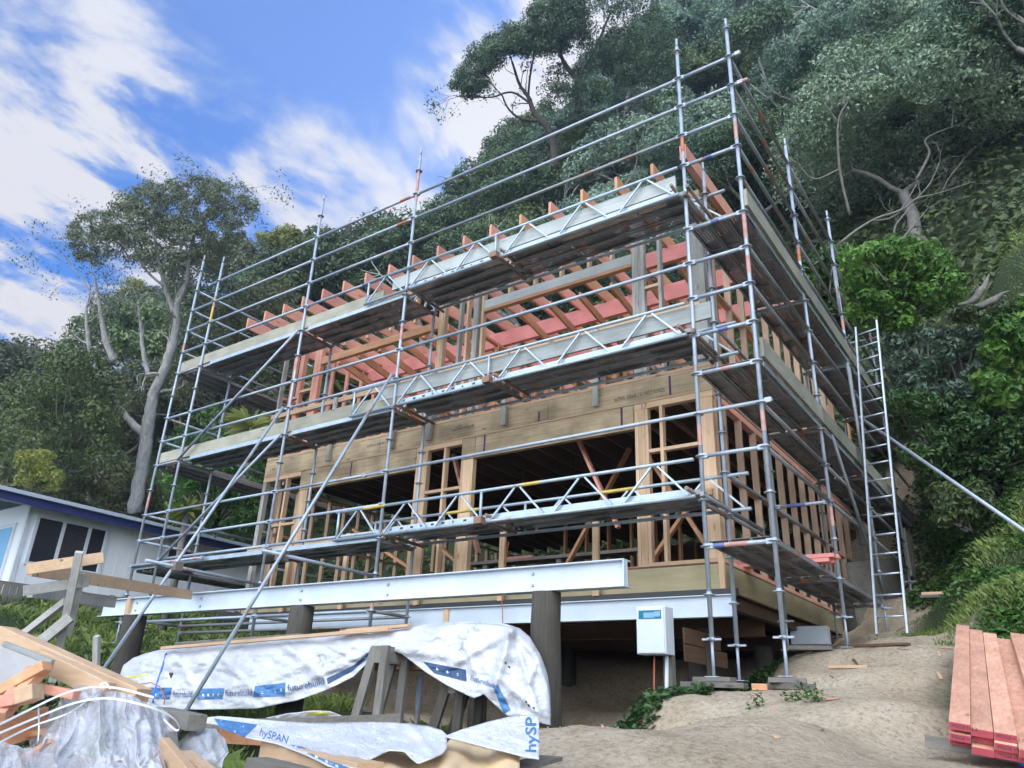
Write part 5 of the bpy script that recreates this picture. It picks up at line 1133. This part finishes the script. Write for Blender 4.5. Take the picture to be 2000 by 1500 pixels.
bushes('ivy_bank', [(1740, 780), (1860, 790), (2020, 760), (2030, 930), (1930, 960), (1820, 955), (1780, 900)], 150, (18, 34), 120, .11, (13, 14.6), 'leaf_ivy', 'dark green ivy mound covering the bank right of the ladder', 64)
bushes('dark_bush', [(1820, 960), (1900, 950), (1960, 990), (1880, 1020), (1820, 1030)], 40, (14, 26), 70, .12, (12, 13), 'leaf_dark', 'dark low bush at the top of the grass bank', 65)
bushes('dark_bush', [(1640, 480), (1700, 640), (1600, 700), (1560, 520)], 60, (18, 36), 85, .15, (16, 18), 'leaf_ivy', 'dark green bush behind the upper side deck', 66)
bushes('dark_bush', [(40, 730), (110, 690), (190, 710), (225, 790), (225, 900), (150, 930), (60, 930), (0, 900), (-20, 800)], 150, (20, 42), 110, .15, (23, 27), 'leaf_dark', 'big dark green shrubby tree behind the roof of the white house', 67)
bushes('yellow_bush', [(40, 890), (90, 885), (120, 920), (100, 950), (40, 940)], 28, (12, 22), 90, .13, (20, 22), 'leaf_yellow', 'yellow green bush behind the roof of the white house', 69)
bushes('green_bush', [(330, 940), (360, 900), (440, 890), (520, 960), (510, 1040), (400, 1030), (330, 990)], 85, (14, 28), 100, .14, (18, 21), 'leaf_bright', 'leafy green bush between the white house and the scaffold', 70)
bushes('green_bush', [(300, 880), (420, 800), (540, 850), (560, 960), (420, 900)], 70, (18, 34), 100, .16, (24, 27), 'leaf_ivy', 'deep green bush behind the left scaffold bay', 71)
bushes('dark_bush', [(330, 560), (560, 560), (560, 820), (330, 800)], 110, (24, 50), 110, .18, (28, 33), 'leaf_olive', 'dark olive trees close behind the left end of the scaffold', 72, 'tree')
bushes('yellow_bush', [(500, 462), (545, 446), (600, 455), (590, 490), (520, 490)], 22, (10, 20), 150, .20, (43, 47), 'leaf_yellow', 'sunlit yellow green treetop on the skyline', 73, 'tree')  # yellow leaf colour stands for sunlight on this treetop and the next
bushes('yellow_bush', [(210, 570), (265, 545), (300, 575), (260, 600), (215, 600)], 20, (10, 18), 100, .2, (50, 54), 'leaf_yellow', 'sunlit yellow green treetop seen through the pale forked tree', 74, 'tree')
bushes('cabbage_tree_grove', [(1080, 640), (1200, 600), (1330, 560), (1330, 700), (1080, 740)], 60, (26, 50), 100, .2, (22, 25), 'leaf_dark', 'dark trees right behind the roof rafters', 75, 'tree')
def cabbage(u, v, depth, R_, label, seed, n=70):
    random.seed(seed); c = atd(u, v, depth); g = c-Vector((0, 0, 2.5)); t = thing('cabbage_tree', tuple(g), label, 'palm tree', None); part('trunk', MB().path([g, g+Vector((.1, 0, 1.2)), c], [.09, .08, .07], 8), 'bark_mid', t)
    lv = Leaves()
    for _ in range(n):
        d = rdir(); d.z = d.z*.8+.25; d.normalize(); s_ = d.cross(Vector((0, 0, 1))).normalized()*.028; m1 = c+d*R_*.5; e = c+d*R_*rnd(.8, 1)+Vector((0, 0, -R_*.25)); i = len(lv.v); lv.v += [c-s_*.6, c+s_*.6, m1+s_, e, m1-s_]; lv.f.append((i, i+1, i+2, i+3, i+4)); lv.t += [rnd(.3, 1)]*5
    lv.v = [p-g for p in lv.v]; obj('crown', lv.mesh('crown', MT['leaf_yellow']), None, t)
cabbage(492, 835, 20, 1.0, 'spiky cabbage tree behind the left bay of the scaffold', 81); cabbage(365, 1000, 17, .6, 'small spiky cabbage tree beside the roof of the white house', 82, 50); cabbage(645, 740, 19, .9, 'spiky cabbage tree seen through the upper storey frame', 83)
lg = ptree('driftwood_log', 'twisted grey stump caught in the hillside bushes at right', [[(1870, 596, 4), (1898, 588, 11), (1914, 570, 16), (1926, 552, 9), (1932, 536, 2)], [(1890, 600, 6), (1915, 597, 13), (1940, 586, 15), (1956, 574, 6), (1974, 568, 1)], [(1914, 566, 5), (1903, 550, 1)], [(1940, 586, 5), (1950, 600, 2)]], fillpoly([(1860, 600), (1990, 590), (1990, 630), (1860, 630)], 16, (10, 18), 70, (-.4, .2)), 14.0, 'bark_mid', 'leaf_dark', 0, .2, .1, 0, None, 44)
# ================================================================ undergrowth and grass
random.seed(90); lv = Leaves(); n = 0
while n < 60000:
    a = R(rnd(-92, 22)); r = 13+ (rnd(0, 1)**1.2)*30; x = r*math.sin(a); y = -4+r*math.cos(a)
    if -12.5 < x < .6 and y < 10.2: continue
    if x > -13 and y < 10: continue
    if x < -13 and hill(x, y) <= 0 and y < 10.5: continue
    z = gz(x, y); L = rnd(.16, .34); lv.leaf(Vector((x, y, z+rnd(0, .55))), Vector((-.2, -.6, .7)), L, L*.5, rnd(0, .8)); n += 1
o = obj('undergrowth', lv.mesh('undergrowth', MT['leaf_dark'])); tag(o, 'dark leafy undergrowth covering the foot of the hill', 'undergrowth', kind='stuff')
def grass(name, n, region, hgt, label, seed, matn='grass'):
    random.seed(seed); lv = Leaves(); k = 0; tries = 0
    while k < n and tries < n*20:
        tries += 1; x, y = region(); g = grassy(x, y)
        if random.random() > g: continue
        z = gzn(x, y)-.01; c = noise.noise(Vector((x*1.1, y*1.1, 33))); h = rnd(*hgt)*(1+1.1*c+1.2*max(0, noise.noise(Vector((x*2.6, y*2.6, 12))))); d = rdir(); d.z = 0; w = Vector((-d.y, d.x, 0))*rnd(.003, .007)*(1+h); p = Vector((x, y, z)); i = len(lv.v)
        lv.v += [p-w, p+w, p+d*h*.25+Vector((0, 0, h*.7))+w*.6, p+d*h*rnd(.4, .9)+Vector((0, 0, h*rnd(.7, 1))), p+d*h*.25+Vector((0, 0, h*.7))-w*.6]; lv.f.append((i, i+1, i+2, i+3, i+4)); lv.t += [max(0, min(1, .5+c+rnd(-.3, .3)))]*5; k += 1
    o = obj(name, lv.mesh(name, MT[matn])); tag(o, label, 'grass', kind='stuff'); return o
def reg_right():
    x, y = rnd(.3, 5), rnd(-.6, 12.5)
    return (x, y) if not (1.0 < x < 3.4 and y < 2.3) else (rnd(.8, 4), rnd(2.3, 10))
def reg_left():
    return (rnd(-19, -6.5), rnd(-6, 4.5))
def reg_near(): return (rnd(-5, -.9), rnd(-4.8, -.5))
grass('bank_grass', 95000, reg_right, (.035, .09), 'green grass on the bank right of the path', 91)
grass('lawn_grass', 60000, reg_left, (.06, .18), 'grass and weeds on the bank below the paling fence', 92)
grass('weeds', 4500, reg_near, (.08, .25), 'grass tufts between the timber piles', 93)
def weeds(name, pts, label, seed, L=.06, leafm='leaf_ivy', n=260):
    random.seed(seed); lv = Leaves()
    for (x, y, r) in pts:
        for _ in range(int(n*r/.3)):
            a = rnd(0, 6.28); q = r*random.random()**.6; xx, yy = x+q*math.cos(a), y+q*math.sin(a); lv.leaf(Vector((xx, yy, gzn(xx, yy)+rnd(.0, .16)*(1-q/r*.6))), Vector((0, -.3, 1)), L*rnd(.6, 1.4), L*rnd(.5, .8), rnd(0, 1))
    o = obj(name, lv.mesh(name, MT[leafm])); tag(o, label, 'weeds', kind='stuff')
weeds('bank_weeds', [(-.95, -.5, .25), (-1.0, .2, .35), (-.95, .9, .4), (-1.1, 1.6, .45), (-1.3, .6, .5), (-1.35, -.4, .4), (-1.9, .9, .6), (-1.9, .2, .5), (-2.4, 1.2, .6), (-1.1, 2.3, .35), (-.9, .35, .3), (-.88, -.25, .22), (-.85, 1.3, .3), (-1.1, -1.3, .35), (-1.2, -.9, .5), (-1.5, -.1, .6), (-2.2, -.2, .7), (-2.8, .6, .8)], 'low leafy weeds at the edge of the dirt path beside the meter box', 94, .075, 'leaf_ivy', 420)
random.seed(150); weeds('bank_weeds', [(rnd(1.3, 3.8), rnd(2.6, 8), rnd(.15, .45)) for _ in range(34)], 'broad leaved weeds scattered over the right grass bank', 151, .075, 'leaf_bright', 230)
weeds('slope_ivy', [(.75, 6.9, .7), (.6, 8.0, .8), (1.0, 6.0, .5), (.5, 9.0, .9), (.9, 8.8, .9), (1.2, 7.4, .8), (1.0, 9.8, .9)], 'green creeper on the slope behind the ladder', 98, .10, 'leaf_ivy', 700)
weeds('path_weeds', [(-.9, -2.3, .22), (-.7, -2.0, .16), (-1.0, -2.6, .15), (-.15, -2.0, .08), (.35, -.9, .15), (.55, -1.2, .1), (.05, -1.1, .08)], 'small clump of weeds on the corner of the dirt path', 95, .04, 'leaf_ivy', 200)
weeds('left_weeds', [(-9.5, -2.5, 1.2), (-8.8, -3.5, .9), (-10.5, -2.0, 1.0), (-7.5, -3.4, .8), (-11.5, -3, 1)], 'broad leaved weeds on the left bank', 96, .10, 'leaf_olive', 700)
# stones on the path
random.seed(97); st = MB()
for _ in range(2600):
    x = rnd(-.9, 2.4); y = rnd(-5, 6)
    if grassy(x, y) > .3: continue
    r = rnd(.002, .009)*(1 if random.random() < .95 else 1.9); p = Vector((x, y, gzn(x, y)+r*.2)); b = [p+Vector((math.cos(k*1.57+x*9)*r*rnd(.7, 1.3), math.sin(k*1.57+x*9)*r*rnd(.7, 1.3), 0)) for k in range(4)]; st.add(b+[p+Vector((0, 0, r*.7)), p-Vector((0, 0, r*.6))], [(0,1,4),(1,2,4),(2,3,4),(3,0,4),(1,0,5),(2,1,5),(3,2,5),(0,3,5)])
tag(st.build('gravel', MT['stone'] if 'stone' in MT else plain('stone', (.42, .36, .28), .9) or MT['stone'], None), 'scattered small stones on the dirt path', 'gravel', kind='stuff')

# ================================================================ added volume standing in for lens glare
hz = MB().box((-110, -50, -12), (80, 110, 120)); ho = obj('haze', hz.mesh('haze')); tag(ho, 'thin bright air between the camera and the hillside', 'haze', kind='stuff')
hm = bpy.data.materials.new('haze'); hm.use_nodes = True; nt = hm.node_tree; nt.nodes.clear()
pv = nt.nodes.new('ShaderNodeVolumePrincipled'); pv.inputs['Color'].default_value = (.86, .93, 1, 1); pv.inputs['Density'].default_value = .0017; pv.inputs['Anisotropy'].default_value = .6
mo = nt.nodes.new('ShaderNodeOutputMaterial'); nt.links.new(pv.outputs[0], mo.inputs['Volume']); ho.data.materials.append(hm)
